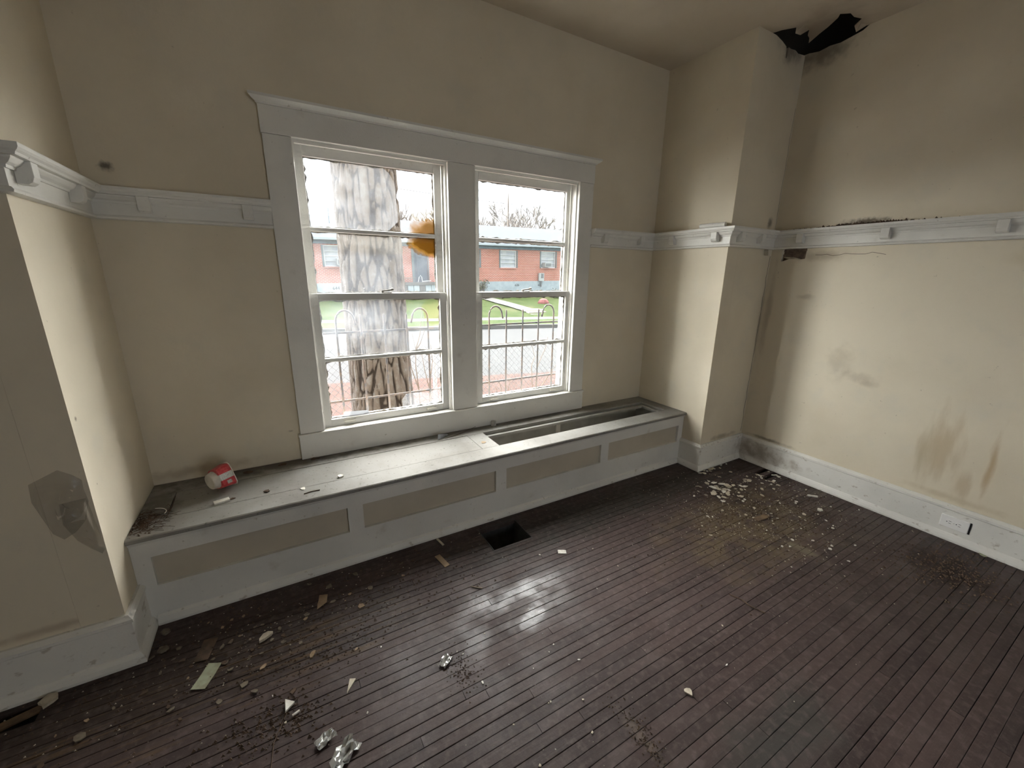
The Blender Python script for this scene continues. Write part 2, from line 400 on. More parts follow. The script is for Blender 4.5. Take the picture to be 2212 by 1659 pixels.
ob('plaster_ledge', MB().prism([(XW+.002, -.80, 1.588), (XW+.028, -.80, 1.588), (XW+.028, -.73, 1.612), (XW+.002, -.745, 1.606)], (0, -.07, 0)), M_plaster, wr)
# unseen left and rear walls; the rear one has an added window for fill light
lw = MB().plate([(YR, -.02), (-D+.12, -.02), (-D+.12, H), (YR, H)], [], lambda u, v: (XLW, u, v), (-.12, 0, 0))
struct(ob('wall_left', lw, M_wall), 'plain cream wall behind the viewer')
rr_ = MB().plate([(XLW-.12, -.02), (XW+.06, -.02), (XW+.06, H), (XLW-.12, H)], [[(1.07, .35), (2.53, .35), (2.53, 1.75), (1.07, 1.75)]], lambda u, v: (u, YR, v), (0, -.12, 0))  # opening added so daylight from behind fills the camera-facing surfaces
struct(ob('wall_rear', rr_, M_wall), 'plain cream wall at the room rear')
struct(ob('window_3', MB().box(1.07, 2.53, YR-.09, YR-.05, 1.02, 1.08), M_sash), 'plain sash frame of the added fill-light window in the unseen rear wall')
# ceiling with the torn hole
notch = [(XW, -.985), (3.859, -.990), (3.83, -.978), (3.78, -1.002), (3.72, -.985), (3.664, -.990), (3.62, -.957), (3.650, -.935), (3.677, -.899), (3.705, -.86), (3.74, -.80), (3.799, -.711), (3.74, -.742), (3.70, -.752), (3.64, -.79), (3.60, -.795), (3.548, -.821), (3.55, -.76), (3.521, -.721), (3.505, -.70), (3.49, -D)]
ce = MB().plate([(XLW, YR), (XW, YR)] + notch + [(3.49, -.0005), (XLW, -.0005)], [], lambda u, v: (u, v, H), (0, 0, .012))
ceil = struct(ob('ceiling', ce, M_ceil), 'stained ceiling with a torn hole in the corner')
struct(ob('roof_void', MB().plate([(XLW-.2, YR-.2), (XW+.35, YR-.2), (XW+.35, .1), (XLW-.2, .1)], [], lambda u, v: (u, v, H+.45), (0, 0, .05))
       .box(XW+.1, XW+.30, YR, -.001, H-.4, H+.45).box(XLW-.2, XLW-.121, YR, -.001, H+.0, H+.45).box(XLW, XW+.1, YR-.2, YR-.121, H, H+.45), M_dark), 'black void above the ceiling hole')
# ragged edges of the torn board
ob('torn_edge', MB().prism([(3.55, -.76, H-.0005), (3.548, -.821, H-.0005), (3.60, -.795, H-.0005), (3.64, -.79, H-.0005), (3.61, -.757, H-.022), (3.575, -.745, H-.018)], (0, 0, .005)), M_ceil, ceil)
ob('torn_edge', MB().prism([(3.78, -1.002, H-.0005), (3.83, -.978, H-.0005), (3.859, -.990, H-.0005), (XW-.004, -.985, H-.0005), (3.86, -.945, H-.022), (3.80, -.958, H-.012)], (0, 0, .005)), M_ceil, ceil)

# cracks and joints in the plaster
def ribbon(pts, wd, nrm, name, parent, mat=None):
    mb = MB(); nrm = Vector(nrm)
    P = [Vector(p) for p in pts]
    for i in range(len(P)-1):
        t = (P[i+1]-P[i]).normalized(); s = t.cross(nrm).normalized()*wd
        mb.add([P[i]-s+nrm*.0008, P[i]+s+nrm*.0008, P[i+1]+s+nrm*.0008, P[i+1]-s+nrm*.0008], [(0, 1, 2, 3)])
    return ob(name, mb, mat or M_crack, parent)
M_crack = simple('dark_crack_line', (0.09, 0.072, 0.052), .9)  # dark brown tone of the crack lines
rc_ = random.Random(9)
zz = 0.23; pts = []
while zz < 1.64: pts.append((XW-.012-rc_.random()*.012, -D, zz)); zz += rc_.uniform(.03, .09)
stub = bpy.data.objects['wall_stub_right']
ribbon(pts, .0022, (0, -1, 0), 'crack', stub)
pts = []; zz = 1.80
while zz < 2.60: pts.append((XW-.008-rc_.random()*.010, -D, zz)); zz += rc_.uniform(.03, .09)
ribbon(pts, .0013, (0, -1, 0), 'crack', stub)
pts = [(XW, -.95-i*.035, 1.615+rc_.uniform(-.008, .008)) for i in range(12)]
ribbon(pts, .0012, (-1, 0, 0), 'crack', wr)

# ------------------------------------------------------------------ trim: baseboards
def run(prof, p0, p1, nrm, m0, m1):
    """extrude a (d,z) profile along a wall run; m=+1 outside mitre, -1 inside mitre, 0 square"""
    p0, p1, nrm = Vector(p0), Vector(p1), Vector(nrm); t = (p1-p0).normalized()
    a = [p0 + nrm*d - t*(m0*d) + Vector((0, 0, z)) for d, z in prof]
    b = [p1 + nrm*d + t*(m1*d) + Vector((0, 0, z)) for d, z in prof]
    n = len(prof); mb = MB()
    fs = [(i, (i+1) % n, (i+1) % n+n, i+n) for i in range(n)] + [list(range(n))[::-1], list(range(n, 2*n))]
    ar = 0
    for i in range(n):
        d0, z0 = prof[i]; d1, z1 = prof[(i+1) % n]; ar += d0*z1-d1*z0
    if t.cross(nrm).z * ar > 0: fs = [tuple(reversed(f)) for f in fs]
    return mb.add(a+b, fs)
BP = [(0, .002), (.018, .002), (.018, .178), (.024, .184), (.024, .196), (.016, .203), (.010, .21), (0, .21)]
SP = [(.0182, .001), (.036, .001), (.036, .012), (.031, .028), (.024, .040), (.0182, .044)]
RUNS = [('left', (XLW, -D, 0), (0, -D, 0), (0, -1, 0), 0, 1), ('alcove_left', (0, -D, 0), (0, -DB-.001, 0), (1, 0, 0), 1, 0),
        ('alcove_right', (XR, -DB-.001, 0), (XR, -D, 0), (-1, 0, 0), 0, 1), ('stub_right', (XR, -D, 0), (XW, -D, 0), (0, -1, 0), 1, -1),
        ('right', (XW, -D, 0), (XW, YR, 0), (-1, 0, 0), -1, 0)]
for nm, a, b, n, m0, m1 in RUNS:
    e = struct(ob('baseboard_'+nm, run(BP, a, b, n, m0, m1), M_base), 'off-white painted wooden baseboard')
    ob('shoe_molding', run(SP, a, b, n, m0, m1), M_base, e)

# ------------------------------------------------------------------ trim: plate rail
ZR = 1.662
FAS = [(0, ZR), (.016, ZR), (.016, ZR+.10), (0, ZR+.10)]
BEAD = [(.0161, ZR), (.026, ZR+.003), (.028, ZR+.010), (.022, ZR+.017), (.0161, ZR+.019)]
COVE = [(.0161, ZR+.066), (.022, ZR+.066), (.024, ZR+.074), (.034, ZR+.080), (.042, ZR+.090), (.044, ZR+.0955), (.0161, ZR+.0955)]
SHELF = [(0, ZR+.096), (.058, ZR+.096), (.061, ZR+.103), (.068, ZR+.108), (.072, ZR+.114), (.072, ZR+.125), (0, ZR+.125)]
RAILS = [((XLW, -D, 0), (0, -D, 0), (0, -1, 0), 0, 1, [-.06]),
         ((0, -D, 0), (0, 0, 0), (1, 0, 0), 1, -1, [-.60, -.22]),
         ((0, 0, 0), (W0, 0, 0), (0, -1, 0), -1, 0, [.19, .566]),
         ((W1, 0, 0), (XR, 0, 0), (0, -1, 0), 0, -1, [2.80, 3.17]),
         ((XR, 0, 0), (XR, -D, 0), (-1, 0, 0), -1, 1, [-.217, -.572]),
         ((XR, -D, 0), (XW, -D, 0), (0, -1, 0), 1, -1, [3.42, 3.66]),
         ((XW, -D, 0), (XW, YR, 0), (-1, 0, 0), -1, 0, [-.855-.468*i for i in range(9)])]
for i, (a, b, n, m0, m1, br) in enumerate(RAILS):
    e = struct(empty('trim_%d' % (i+2), (a[0], a[1], ZR)), 'white painted plate rail with small brackets')
    ob('fascia_board', run(FAS, a, b, n, m0, m1), M_trim, e)
    ob('bead', run(BEAD, a, b, n, m0, m1), M_trim, e)
    ob('cove', run(COVE, a, b, n, m0, m1), M_trim, e)
    ob('shelf', run(SHELF, a, b, n, m0, m1), M_trim, e)
    pr = [(.0162, ZR+.033), (.040, ZR+.033), (.050, ZR+.040), (.056, ZR+.055), (.056, ZR+.0957), (.0162, ZR+.0957)]
    ax = 0 if abs(n[1]) > .5 else 1
    for q in br:
        p0 = list(a); p1 = list(a); p0[ax] = q-.021; p1[ax] = q+.021
        if b[ax] < a[ax]: p0, p1 = p1, p0
        ob('bracket', run(pr, p0, p1, n, 0, 0), M_trim, e, bevel=.0015)

# ------------------------------------------------------------------ window casing
tr = struct(empty('trim_1', (W0, 0, HB)), 'white painted casing around the double window')
ct = -.022
ob('side_casing', MB().box(W0, JL, ct, 0, WZ0, 2.083), M_trim, tr, bevel=.002)
ob('side_casing', MB().box(JR, W1, ct, 0, WZ0, 2.083), M_trim, tr, bevel=.002)
ob('mullion_casing', MB().box(M0, M1, ct, 0, WZ0, 2.083), M_trim, tr, bevel=.002)
ob('head_casing', MB().box(W0-.004, W1+.004, ct-.002, 0, 2.084, 2.203), M_trim, tr, bevel=.002)
cp = [(0, 2.203), (.030, 2.203), (.034, 2.210), (.044, 2.216), (.056, 2.226), (.056, 2.238), (0, 2.238)]
cr = MB(); ex = [(d if d > 0 else 0) for d, z in cp]
A = [(W0-.004-max(d-.024, 0), -d, z) for d, z in cp]; B = [(W1+.004+max(d-.024, 0), -d, z) for d, z in cp]; n = len(cp)
cr.add(A+B, [(i, i+n, (i+1) % n+n, (i+1) % n) for i in range(n)] + [list(range(n)), list(range(2*n-1, n-1, -1))])
ob('crown_cap', cr, M_trim, tr)
ob('apron', MB().box(W0-.008, W1+.006, -.027, 0, HB+.001, WZ0-.014), M_trim, tr, bevel=.002)
ob('stool', MB().box(W0-.012, W1+.010, -.034, .10, WZ0-.014, WZ0-.001), M_trim, tr, bevel=.003)
# jambs, stops and outer blind frame
for (a, b) in ((JL, M0), (M1, JR)):
    ob('jamb', MB().box(a-.019, a-.0005, -.001, T+.01, WZ0, WZ1+.018), M_trim, tr)
    ob('jamb', MB().box(b+.0005, b+.019, -.001, T+.01, WZ0, WZ1+.018), M_trim, tr)
    ob('head_jamb', MB().box(a-.0004, b+.0004, -.001, T+.01, WZ1, WZ1+.018), M_trim, tr)
    ob('outer_sill', MB().box(a-.018, b+.018, .101, T+.06, WZ0-.03, WZ0-.002), M_trim, tr)
    ob('stop_bead', MB().box(a, a+.009, .004, .026, WZ0, WZ1), M_trim, tr)
    ob('stop_bead', MB().box(b-.009, b, .004, .026, WZ0, WZ1), M_trim, tr)
    ob('stop_bead', MB().box(a+.0092, b-.0092, .004, .026, WZ1-.012, WZ1), M_trim, tr)
    ob('parting_bead', MB().box(a, a+.006, .0665, .0695, 1.346, WZ1), M_trim, tr)
    ob('parting_bead', MB().box(b-.006, b, .0665, .0695, 1.346, WZ1), M_trim, tr)

M_iron = simple('painted_lock_metal', (0.16, 0.15, 0.135), .5, (0.30, 0.28, 0.25), 60, 0, 60, .3)
M_lift = simple('painted_lift_metal', (0.62, 0.60, 0.54), .4)
M_putty = simple('crumbling_putty', (0.36, 0.33, 0.28), .85, (0.16, 0.13, 0.10), 90, .5, 120)
def putty(x0, x1, z0, z1, yy, r):
    """ragged putty line round a pane"""
    mb = MB()
    def edge(p, q, inw):
        n = max(6, int((Vector(q)-Vector(p)).length/.018)); P = Vector(p); Q = Vector(q); I = Vector(inw)
        prev = None
        for i in range(n+1):
            b_ = P+(Q-P)*(i/n); k = r.uniform(.001, .007) if r.random() < .8 else r.uniform(.006, .012)
            cur = (b_, b_+I*k)
            if prev:
                mb.add([prev[0], cur[0], cur[1], prev[1], prev[0]+Vector((0, .003, 0)), cur[0]+Vector((0, .003, 0)), cur[1]+Vector((0, .003, 0)), prev[1]+Vector((0, .003, 0))],
                       [(0, 1, 2, 3), (7, 6, 5, 4), (3, 2, 6, 7), (0, 4, 5, 1)])
            prev = cur
    edge((x0, yy, z0), (x1, yy, z0), (0, 0, 1)); edge((x0, yy, z1), (x1, yy, z1), (0, 0, -1))
    edge((x0, yy, z0), (x0, yy, z1), (1, 0, 0)); edge((x1, yy, z0), (x1, yy, z1), (-1, 0, 0))
    return mb
def window(idx, x0, x1, gx0, gx1, panes, lifts, lockx):
    w_ = struct(empty('window_%d' % idx, ((x0+x1)/2, .05, WZ0)), 'double-hung four-light wooden window, ' + ('left of the mullion, bark trunk behind' if idx == 1 else 'right of the mullion'))
    r = random.Random(idx)
    # upper sash behind, lower sash in front
    for nm, ya, yb, z0, z1, bz, tz, mz, in (('upper_sash', .071, .106, 1.309, 2.0795, 1.345, 2.030, 1.680), ('lower_sash', .029, .065, WZ0, 1.345, .620, 1.309, .974)):
        s = MB()
        s.box(x0, gx0, ya, yb, z0, z1).box(gx1, x1, ya, yb, z0, z1)
        s.box(gx0, gx1, ya, yb, z0, bz).box(gx0, gx1, ya, yb, tz, z1)
        so = ob(nm, s, M_sash, w_, bevel=.0015)
        ob('muntin', MB().prism([(gx0+.0003, ya+.003, mz-.0085), (gx0+.0003, ya+.008, mz-.011), (gx0+.0003, yb-.002, mz-.011), (gx0+.0003, yb-.002, mz+.011), (gx0+.0003, ya+.008, mz+.011), (gx0+.0003, ya+.003, mz+.0085)], (gx1-gx0-.0006, 0, 0)), M_sash, so)
        gy = (ya+yb)/2
        for k, (pz0, pz1) in enumerate(((mz+.011, tz), (bz, mz-.011))):
            key = nm[0]+str(k)
            ob('putty', putty(gx0+.0005, gx1-.0005, pz0+.0005, pz1-.0005, gy+.004, r), M_putty, so)
            for (poly, gm) in panes[key]:
                if poly is None: poly = [(gx0+.001, pz0+.001), (gx1-.001, pz0+.001), (gx1-.001, pz1-.001), (gx0+.001, pz1-.001)]
                ob('pane', MB().prism([(u, gy, v) for u, v in poly], (0, .0025, 0)), gm, so)
        if nm == 'lower_sash':
            for lx in lifts:
                L = MB().box(lx-.034, lx+.034, ya-.0032, ya-.0002, .588, .606).box(lx-.030, lx+.030, ya-.016, ya-.003, .594, .598)
                L.box(lx-.030, lx+.030, ya-.019, ya-.016, .594, .604)
                ob('sash_lift', L, M_lift, so)
            lk = MB().prism([(lockx-.03, .040, 1.3452), (lockx+.03, .040, 1.3452), (lockx+.026, .066, 1.3452), (lockx-.026, .066, 1.3452)], (0, 0, .005))
            lk.tube([(lockx-.022, .052, 1.350), (lockx-.022, .052, 1.3575)], .010, 10).tube([(lockx-.022, .052, 1.357), (lockx+.010, .044, 1.361), (lockx+.034, .040, 1.366)], [.005, .0045, .007], 8)
            lk.tube([(lockx+.030, .040, 1.366), (lockx+.040, .040, 1.366)], [.009, .007], 8)
            ob('sash_lock', lk, M_iron, so)
def cut(pts): return pts
P1 = {'u0': [([(.836, 1.691), (1.247, 1.691), (1.309, 1.752), (1.303, 1.86), (1.297, 1.957), (1.272, 2.003), (1.235, 2.029), (.836, 2.029)], M_glass_hazy),
             ([(1.362, 1.691), (1.528, 1.691), (1.528, 1.846), (1.484, 1.858), (1.445, 1.835), (1.398, 1.825)], M_glass_or)],
      'u1': [(None, M_glass_2)],
      'l0': [(None, M_glass_3)],
      'l1': [([(.900, .621), (1.058, .621), (1.045, .642), (.975, .647), (.912, .652)], M_shard),
             ([(1.265, .621), (1.532, .621), (1.532, .735), (1.49, .728), (1.44, .700), (1.365, .713), (1.292, .714), (1.258, .675)], M_glass_hazy)]}
P2 = {k: [(None, M_glass_clean)] for k in ('u0', 'u1', 'l0', 'l1')}
window(1, JL+.0095, M0-.0095, .835, 1.529, P1, (.935, 1.445), 1.205)
window(2, M1+.0095, JR-.0095, 1.822, 2.512, P2, (1.905, 2.425), 2.17)

# ------------------------------------------------------------------ window seat
be = tag(empty('storage_bench', (0, -DB, 0)), 'long built-in white storage bench with four taupe front panels under the windows', 'bench')
X0, X1 = .001, XR-.001
PX = [(.060, .820), (.893, 1.659), (1.731, 2.490), (2.560, 3.296)]; PZ = (.182, .320)
fb = MB().plate([(X0, .002), (X1, .002), (X1, HB-.0225), (X0, HB-.0225)], [[(a, PZ[0]), (b, PZ[0]), (b, PZ[1]), (a, PZ[1])] for a, b in PX], lambda u, v: (u, -DB, v), (0, .018, 0))
ob('face_frame', fb, M_trim, be)
for a, b in PX: ob('panel', MB().box(a-.01, b+.01, -DB+.0181, -DB+.026, PZ[0]-.01, PZ[1]+.01), M_panel, be)['label'] = 'recessed taupe panel'
ob('shoe_molding', MB().prism([(X0+.037, -DB-.0005, .001), (X0+.037, -DB-.019, .001), (X0+.037, -DB-.019, .012), (X0+.037, -DB-.012, .036), (X0+.037, -DB-.0005, .044)], (X1-X0-.074, 0, 0)), M_base, be)
zt = HB-.022
def top(x0, x1, y0, y1, nm): return ob(nm, MB().box(x0, x1, y0, y1, zt, HB), M_btop, be, bevel=.0015)
fbd = MB().prism([(X0, -.372, zt), (X0, -.372, HB), (X0, -DB-.016, HB), (X0, -DB-.021, HB-.004), (X0, -DB-.021, zt+.004), (X0, -DB-.016, zt)], (X1-X0, 0, 0))
ob('front_board', fbd, M_btop, be)
ob('nosing_cove', MB().prism([(X0, -DB-.0003, zt-.0003), (X0, -DB-.012, zt-.0003), (X0, -DB-.006, zt-.014), (X0, -DB-.0003, zt-.018)], (X1-X0, 0, 0)), M_trim, be)
top(X0, X1, -.130, -.0005, 'back_board')
top(X0, .107, -.370, -.132, 'end_board')
top(1.628, 1.742, -.370, -.132, 'cross_board')
top(3.246, X1, -.370, -.132, 'end_board')
ob('lid', MB().box(.110, 1.625, -.3685, -.1335, zt-.001, HB-.0008), M_btop, be, bevel=.0015)
bi = MB().box(1.60, X1, -.03, -.003, .02, zt-.0005).box(1.60, 1.63, -.455, -.031, .02, zt-.0005).box(3.30, X1, -.455, -.031, .02, zt-.0005)
bi.box(1.631, 3.299, -.460, -.031, .02, .035).box(1.631, 3.299, -.466, -.4605, .02, zt-.0005)
ob('bin_lining', bi, M_bin, be)
ob('cleat', MB().box(2.42, 2.46, -.046, -.0301, .036, zt-.001), M_trim, be)
ob('ledge', MB().box(1.75, 3.2995, -.160, -.1305, zt-.020, zt-.001), M_bin, be)
ob('ledge', MB().box(3.22, 3.2995, -.400, -.1615, zt-.020, zt-.001), M_bin, be)

# ------------------------------------------------------------------ outlet on the baseboard
M_plastic = simple('white_plastic', (0.80, 0.79, 0.77), .3)
M_slot = simple('slot_black', (0.01, 0.01, 0.01), .6)
xo = XW-.0183; yc, zc = -1.948, .112
ot = tag(empty('wall_outlet', (xo, yc, zc)), 'white duplex electrical outlet mounted sideways on the right baseboard', 'outlet')
ob('cover_plate', MB().box(xo-.009, xo, yc-.058, yc+.058, zc-.036, zc+.036), M_plastic, ot, bevel=.003)
ob('gap_shadow', MB().box(xo-.0012, xo-.0002, yc-.066, yc-.0582, zc-.036, zc+.034), M_slot, ot)['label'] = 'dark gap and painted shadow beside the cover plate'  # black strip paints the gap and shadow at the plate's side
for s in (-1, 1):
    cyy = yc+s*.0195
    ring = [(xo-.0091, cyy+math.copysign(min(abs(.0165*math.cos(t)), .0165), math.cos(t)), zc+max(-.0135, min(.0135, .0175*math.sin(t)))) for t in [2*math.pi*k/24 for k in range(24)]]
    rc = ob('receptacle', MB().prism(ring, (-.0020, 0, 0)), M_plastic, ot)
    for dz, hh in ((.0063, .0010), (-.0063, .0010)):
        ob('slot', MB().box(xo-.0114, xo-.0111, cyy-.0080, cyy+.0015, zc+dz-hh, zc+dz+hh), M_slot, rc)
    ob('slot', MB().tube([(xo-.0114, cyy+.0095, zc), (xo-.0111, cyy+.0095, zc)], .0026, 10), M_slot, rc)
ob('screw', MB().tube([(xo-.0098, yc, zc), (xo-.0091, yc, zc)], .0032, 10), M_lift, ot)

# ------------------------------------------------------------------ floor duct opening
M_duct = simple('dusty_duct_metal', (0.10, 0.10, 0.098), .5, (0.06, 0.06, 0.058), 20, 0, 60, .4)
du = tag(empty('floor_duct', (VENT[0], VENT[2], 0)), 'dark open rectangular duct hole in the floor beside the window seat', 'floor vent')
a0, a1, b0, b1 = VENT
ob('duct_liner', MB().box(a0+.0015, a0+.004, b0+.0015, b1-.0015, -.30, .0015).box(a1-.004, a1-.0015, b0+.0015, b1-.0015, -.30, .0015)
   .box(a0+.0042, a1-.0042, b0+.0015, b0+.004, -.30, .0015).box(a0+.0042, a1-.0042, b1-.004, b1-.0015, -.30, .0015), M_duct, du)
ob('duct_bottom', MB().box(a0+.0015, a1-.0015, b0+.0015, b1-.0015, -.304, -.3005), M_dark, du)

# ------------------------------------------------------------------ cup on the bench
M_cup = simple('dirty_white_cup', (0.62, 0.58, 0.52), .5, (0.50, 0.46, 0.40), 30)
m = NT('red_cup_label', .4)
tc = m.n('ShaderNodeTexCoord').outputs['Object']
sep = m.n('ShaderNodeSeparateXYZ'); m.l(tc, sep.inputs[0])
band = m.mul(m.mr(sep.outputs['Z'], -.012, -.010), m.mr(sep.outputs['Z'], .016, .014))
c = m.mix((0.50, 0.045, 0.055), (0.60, 0.12, 0.11), m.noise(60, 3, lo=.4, hi=.7))
band2 = m.mul(band, m.mr(sep.outputs['Y'], .0, -.002))
c = m.mix(c, m.mix((0.62, 0.62, 0.58), (0.40, 0.42, 0.40), m.noise(220, 3, lo=.5, hi=.62)), band2)
m.base(c); M_label = m.mat
def sq(s, r, p, n=32):
    out = []
    for k in range(n):
        t = 2*math.pi*(k+.5)/n; c_, s_ = math.cos(t), math.sin(t)
        q = (abs(c_)**p + abs(s_)**p)**(-1/p); out.append((s, r*q*c_, r*q*s_))
    return out
cup = tag(empty('cup', (.300, -.165, HB)), 'small empty cup with red and white label lying on the bench', 'cup')
cup['_org'] = (0, 0, 0)
prof = [(-.036, .020, 2), (-.036, .031, 2), (-.033, .033, 2), (-.012, .0375, 2), (-.010, .0385, 2)]
cb = MB().loft([sq(*q) for q in prof] , True); ob('base', cb, M_cup, cup, smooth=False)
lb_ = MB().loft([sq(-.0098, .0385, 2.2), sq(-.006, .042, 4), sq(.052, .048, 6)], False); ob('label_sleeve', lb_, M_label, cup)
rm_ = MB().loft([sq(.0521, .0475, 6), sq(.0521, .052, 6), sq(.0545, .052, 6), sq(.0545, .0475, 6), sq(.0521, .0465, 6), sq(-.030, .030, 2)], False); ob('rim', rm_, M_cup, cup)
ob('barcode_panel', MB().box(.012, .034, -.0478, -.0466, -.032, -.018), simple('barcode_grey', (0.45, 0.42, 0.38), .6, (0.15, 0.13, 0.12), 400), cup)
cup.rotation_euler = (math.radians(-20), math.radians(-4), math.radians(36)); cup.scale = (.92, 1.15, 1.15); cup.location = (.285, -.222, HB+.0675)

# ------------------------------------------------------------------ bits on the bench
M_chip = simple('cream_plaster_chip', (0.60, 0.54, 0.43), .8, (0.46, 0.40, 0.31), 40, .4, 120)
M_white = simple('white_plaster_chip', (0.78, 0.76, 0.70), .75, (0.62, 0.58, 0.50), 50, .4, 120)
M_tan = simple('tan_cardboard', (0.36, 0.26, 0.165), .85, (0.27, 0.19, 0.12), 30, .3, 80)
M_brown = simple('dry_brown_matter', (0.12, 0.078, 0.05), .9, (0.07, 0.048, 0.034), 30)
M_green = simple('faded_green_paper', (0.34, 0.36, 0.25), .8, (0.26, 0.25, 0.17), 30)
M_dull = simple('dull_litter', (0.20, 0.165, 0.12), .9, (0.12, 0.095, 0.07), 40)
M_stone = simple('grey_white_stone', (0.56, 0.55, 0.52), .8, (0.40, 0.39, 0.37), 40, .5, 80)
def flake(r, n, th, rnd, asp=1.0):
    mb = MB(); pts = []
    for k in range(n):
        t = 2*math.pi*(k+rnd.uniform(-.3, .3))/n; q = r*rnd.uniform(.65, 1.1)
        pts.append((q*math.cos(t), q*asp*math.sin(t), rnd.uniform(-.06, .06)*r))
    mb.prism(pts, (0, 0, th)); return mb
def place(name, mb, mat, loc, rz, label, cat, group=None, tilt=0, smooth=False):
    o = ob(name, mb, mat, None, (0, 0, 0), smooth)
    o.rotation_euler = (tilt, tilt*.6, rz)
    M_ = o.rotation_euler.to_matrix(); zmin = min((M_ @ v.co).z for v in o.data.vertices)
    o.location = (loc[0], loc[1], loc[2]-zmin+.0004)
    tag(o, label, cat, group); return o
R_ = random.Random(21)
bx = MB().box(-.030, .030, -.014, .014, 0, .008)
place('match_tray', bx, M_white, (.305, -.338, HB), .25, 'small flat cream box lying in front of the red cup', 'box')
place('plaster_flake', flake(.013, 5, .002, R_), M_brown, (.345, -.330, HB), .4, 'dark curled flake beside the small cream box', 'flake')
place('bottle_cap', flake(.013, 10, .005, R_), M_brown, (.484, -.330, HB), 0, 'round brown disc on the closed bench lid', 'disc')
place('plaster_flake', flake(.014, 6, .003, R_), M_white, (.640, -.385, HB), .8, 'white plaster flake over the seam of the bench lid', 'flake')
place('plaster_flake', flake(.017, 7, .007, R_), M_white, (.816, -.340, HB), .3, 'bright white plaster lump near the middle of the bench lid', 'flake')
place('twig', MB().tube([(-.035, 0, .003), (0, .004, .003), (.035, -.003, .003)], .0028, 5), M_brown, (.674, -.440, HB), .12, 'short dark twig on the front board of the bench', 'twig')
place('twig', MB().tube([(0, -.10, .0025), (.003, 0, .0025), (-.002, .10, .0025)], .0022, 5), M_brown, (.112, -.28, HB), -.01, 'thin straight stick lying across the left end of the bench', 'twig')
place('stone', flake(.022, 8, .030, R_), M_stone, (1.869, -.045, HB), .3, 'pale rock on the bench below the window mullion', 'stone')
gsh = MB().prism([(-.045, -.03, 0), (-.035, .025, 0), (.05, .018, .02)], (0, .001, .002))
place('glass_shard', MB().prism([(-.040, 0, 0), (-.036, 0, .038), (.05, .025, .012), (.06, .03, .0)], (.001, .002, 0)), M_shard, (1.47, -.105, HB), .2, 'triangular glass shard leaning on the bench back', 'glass shard')
place('tape_scrap', flake(.022, 7, .001, R_, .8), M_tan, (1.674, -.285, HB), .3, 'thin tan scrap on the bench cross board', 'scrap')
place('straw', MB().tube([(-.12, -.02, .004), (0, 0, .006), (.13, .03, .02)], .0016, 4), M_brown, (1.60, -.085, HB), .05, 'bent dry straw next to the glass shard', 'straw')
for (px_, py_, rz) in ((.72, -.05, .1), (.56, -.045, .3), (.40, -.06, .2)):
    place('dead_leaf', flake(.028, 7, .002, R_, .5), M_brown, (px_, py_, HB), rz, 'dark curled dead leaf along the wall behind the red cup', 'leaf', 'dead leaves along the bench back', .1)
dp = MB()
for k in range(260):
    q = abs(R_.gauss(0, 1)); t = R_.uniform(0, 6.28); u = max(.006, .035+.030*q*math.cos(t)); v = -.385+.055*q*math.sin(t)
    v = max(-.49, min(-.06, v)); r = R_.uniform(.002, .006); z = HB+.0005
    dp.add([(u-r, v-r*.5, z), (u+r, v-r*.7, z), (u, v+r, z), (u, v, z+r*R_.uniform(.5, 1.6))], [(0, 1, 3), (1, 2, 3), (2, 0, 3), (0, 2, 1)])
for k in range(60):
    u = R_.uniform(.01, .12); v = R_.gauss(-.38, .06); L = R_.uniform(.01, .05); t = R_.uniform(0, 3.14)
    v = max(-.47, min(-.1, v)); u = max(u, L*abs(math.cos(t))+.006)
    dp.tube([(u-L*math.cos(t), v-L*math.sin(t)*.6, HB+.002), (u, v, HB+R_.uniform(.004, .014)), (u+L*math.cos(t), v+L*math.sin(t)*.6, HB+.002)], .0009, 3)
o = ob('dirt_pile', dp, M_brown); o['kind'] = 'stuff'; tag(o, 'dirt and dry straw gathered at the left bench end', 'dirt')
pts = [(.075+.030*math.cos(t), -.335+.020*math.sin(t), HB+.012+.016*math.sin(t*.5)) for t in [-.6+.25*i for i in range(11)]]
tag(ob('wire_loop', MB().tube(pts, .0014, 5), M_white, None, (.08, -.335, HB)), 'bright curled strip standing in the dirt at the bench end', 'strip')

# ------------------------------------------------------------------ rolled tube on rail, crumbs on rail
tag(ob('paper_roll', MB().tube([(XR-.055, -.46, ZR+.125+.017), (XR-.040, -.64, ZR+.125+.0165)], .0155, 14), M_trim, None, (XR-.05, -.5, ZR+.126)), 'short white tube lying on the plate rail at the alcove corner', 'tube')
cm = MB()
for k in range(420):
    yy = R_.gauss(-1.20, .10); r = R_.uniform(.003, .010); xx = XW-R_.uniform(.006, .050); z = ZR+.1255
    cm.add([(xx-r, yy-r*.6, z), (xx+r, yy-r, z), (xx, yy+r, z), (xx, yy, z+r*R_.uniform(.5, 2.2))], [(0, 1, 3), (1, 2, 3), (2, 0, 3), (0, 2, 1)])
for k in range(120):
    yy = R_.gauss(-1.05, .25); r = R_.uniform(.002, .006); xx = XW-R_.uniform(.006, .060); z = ZR+.1255
    if yy > -.73: continue
    cm.add([(xx-r, yy-r*.6, z), (xx+r, yy-r, z), (xx, yy+r, z), (xx, yy, z+r)], [(0, 1, 3), (1, 2, 3), (2, 0, 3), (0, 2, 1)])
o = ob('rail_crumbs', cm, M_brown); o['kind'] = 'stuff'; tag(o, 'dark crumbs lying on top of the right plate rail', 'debris')

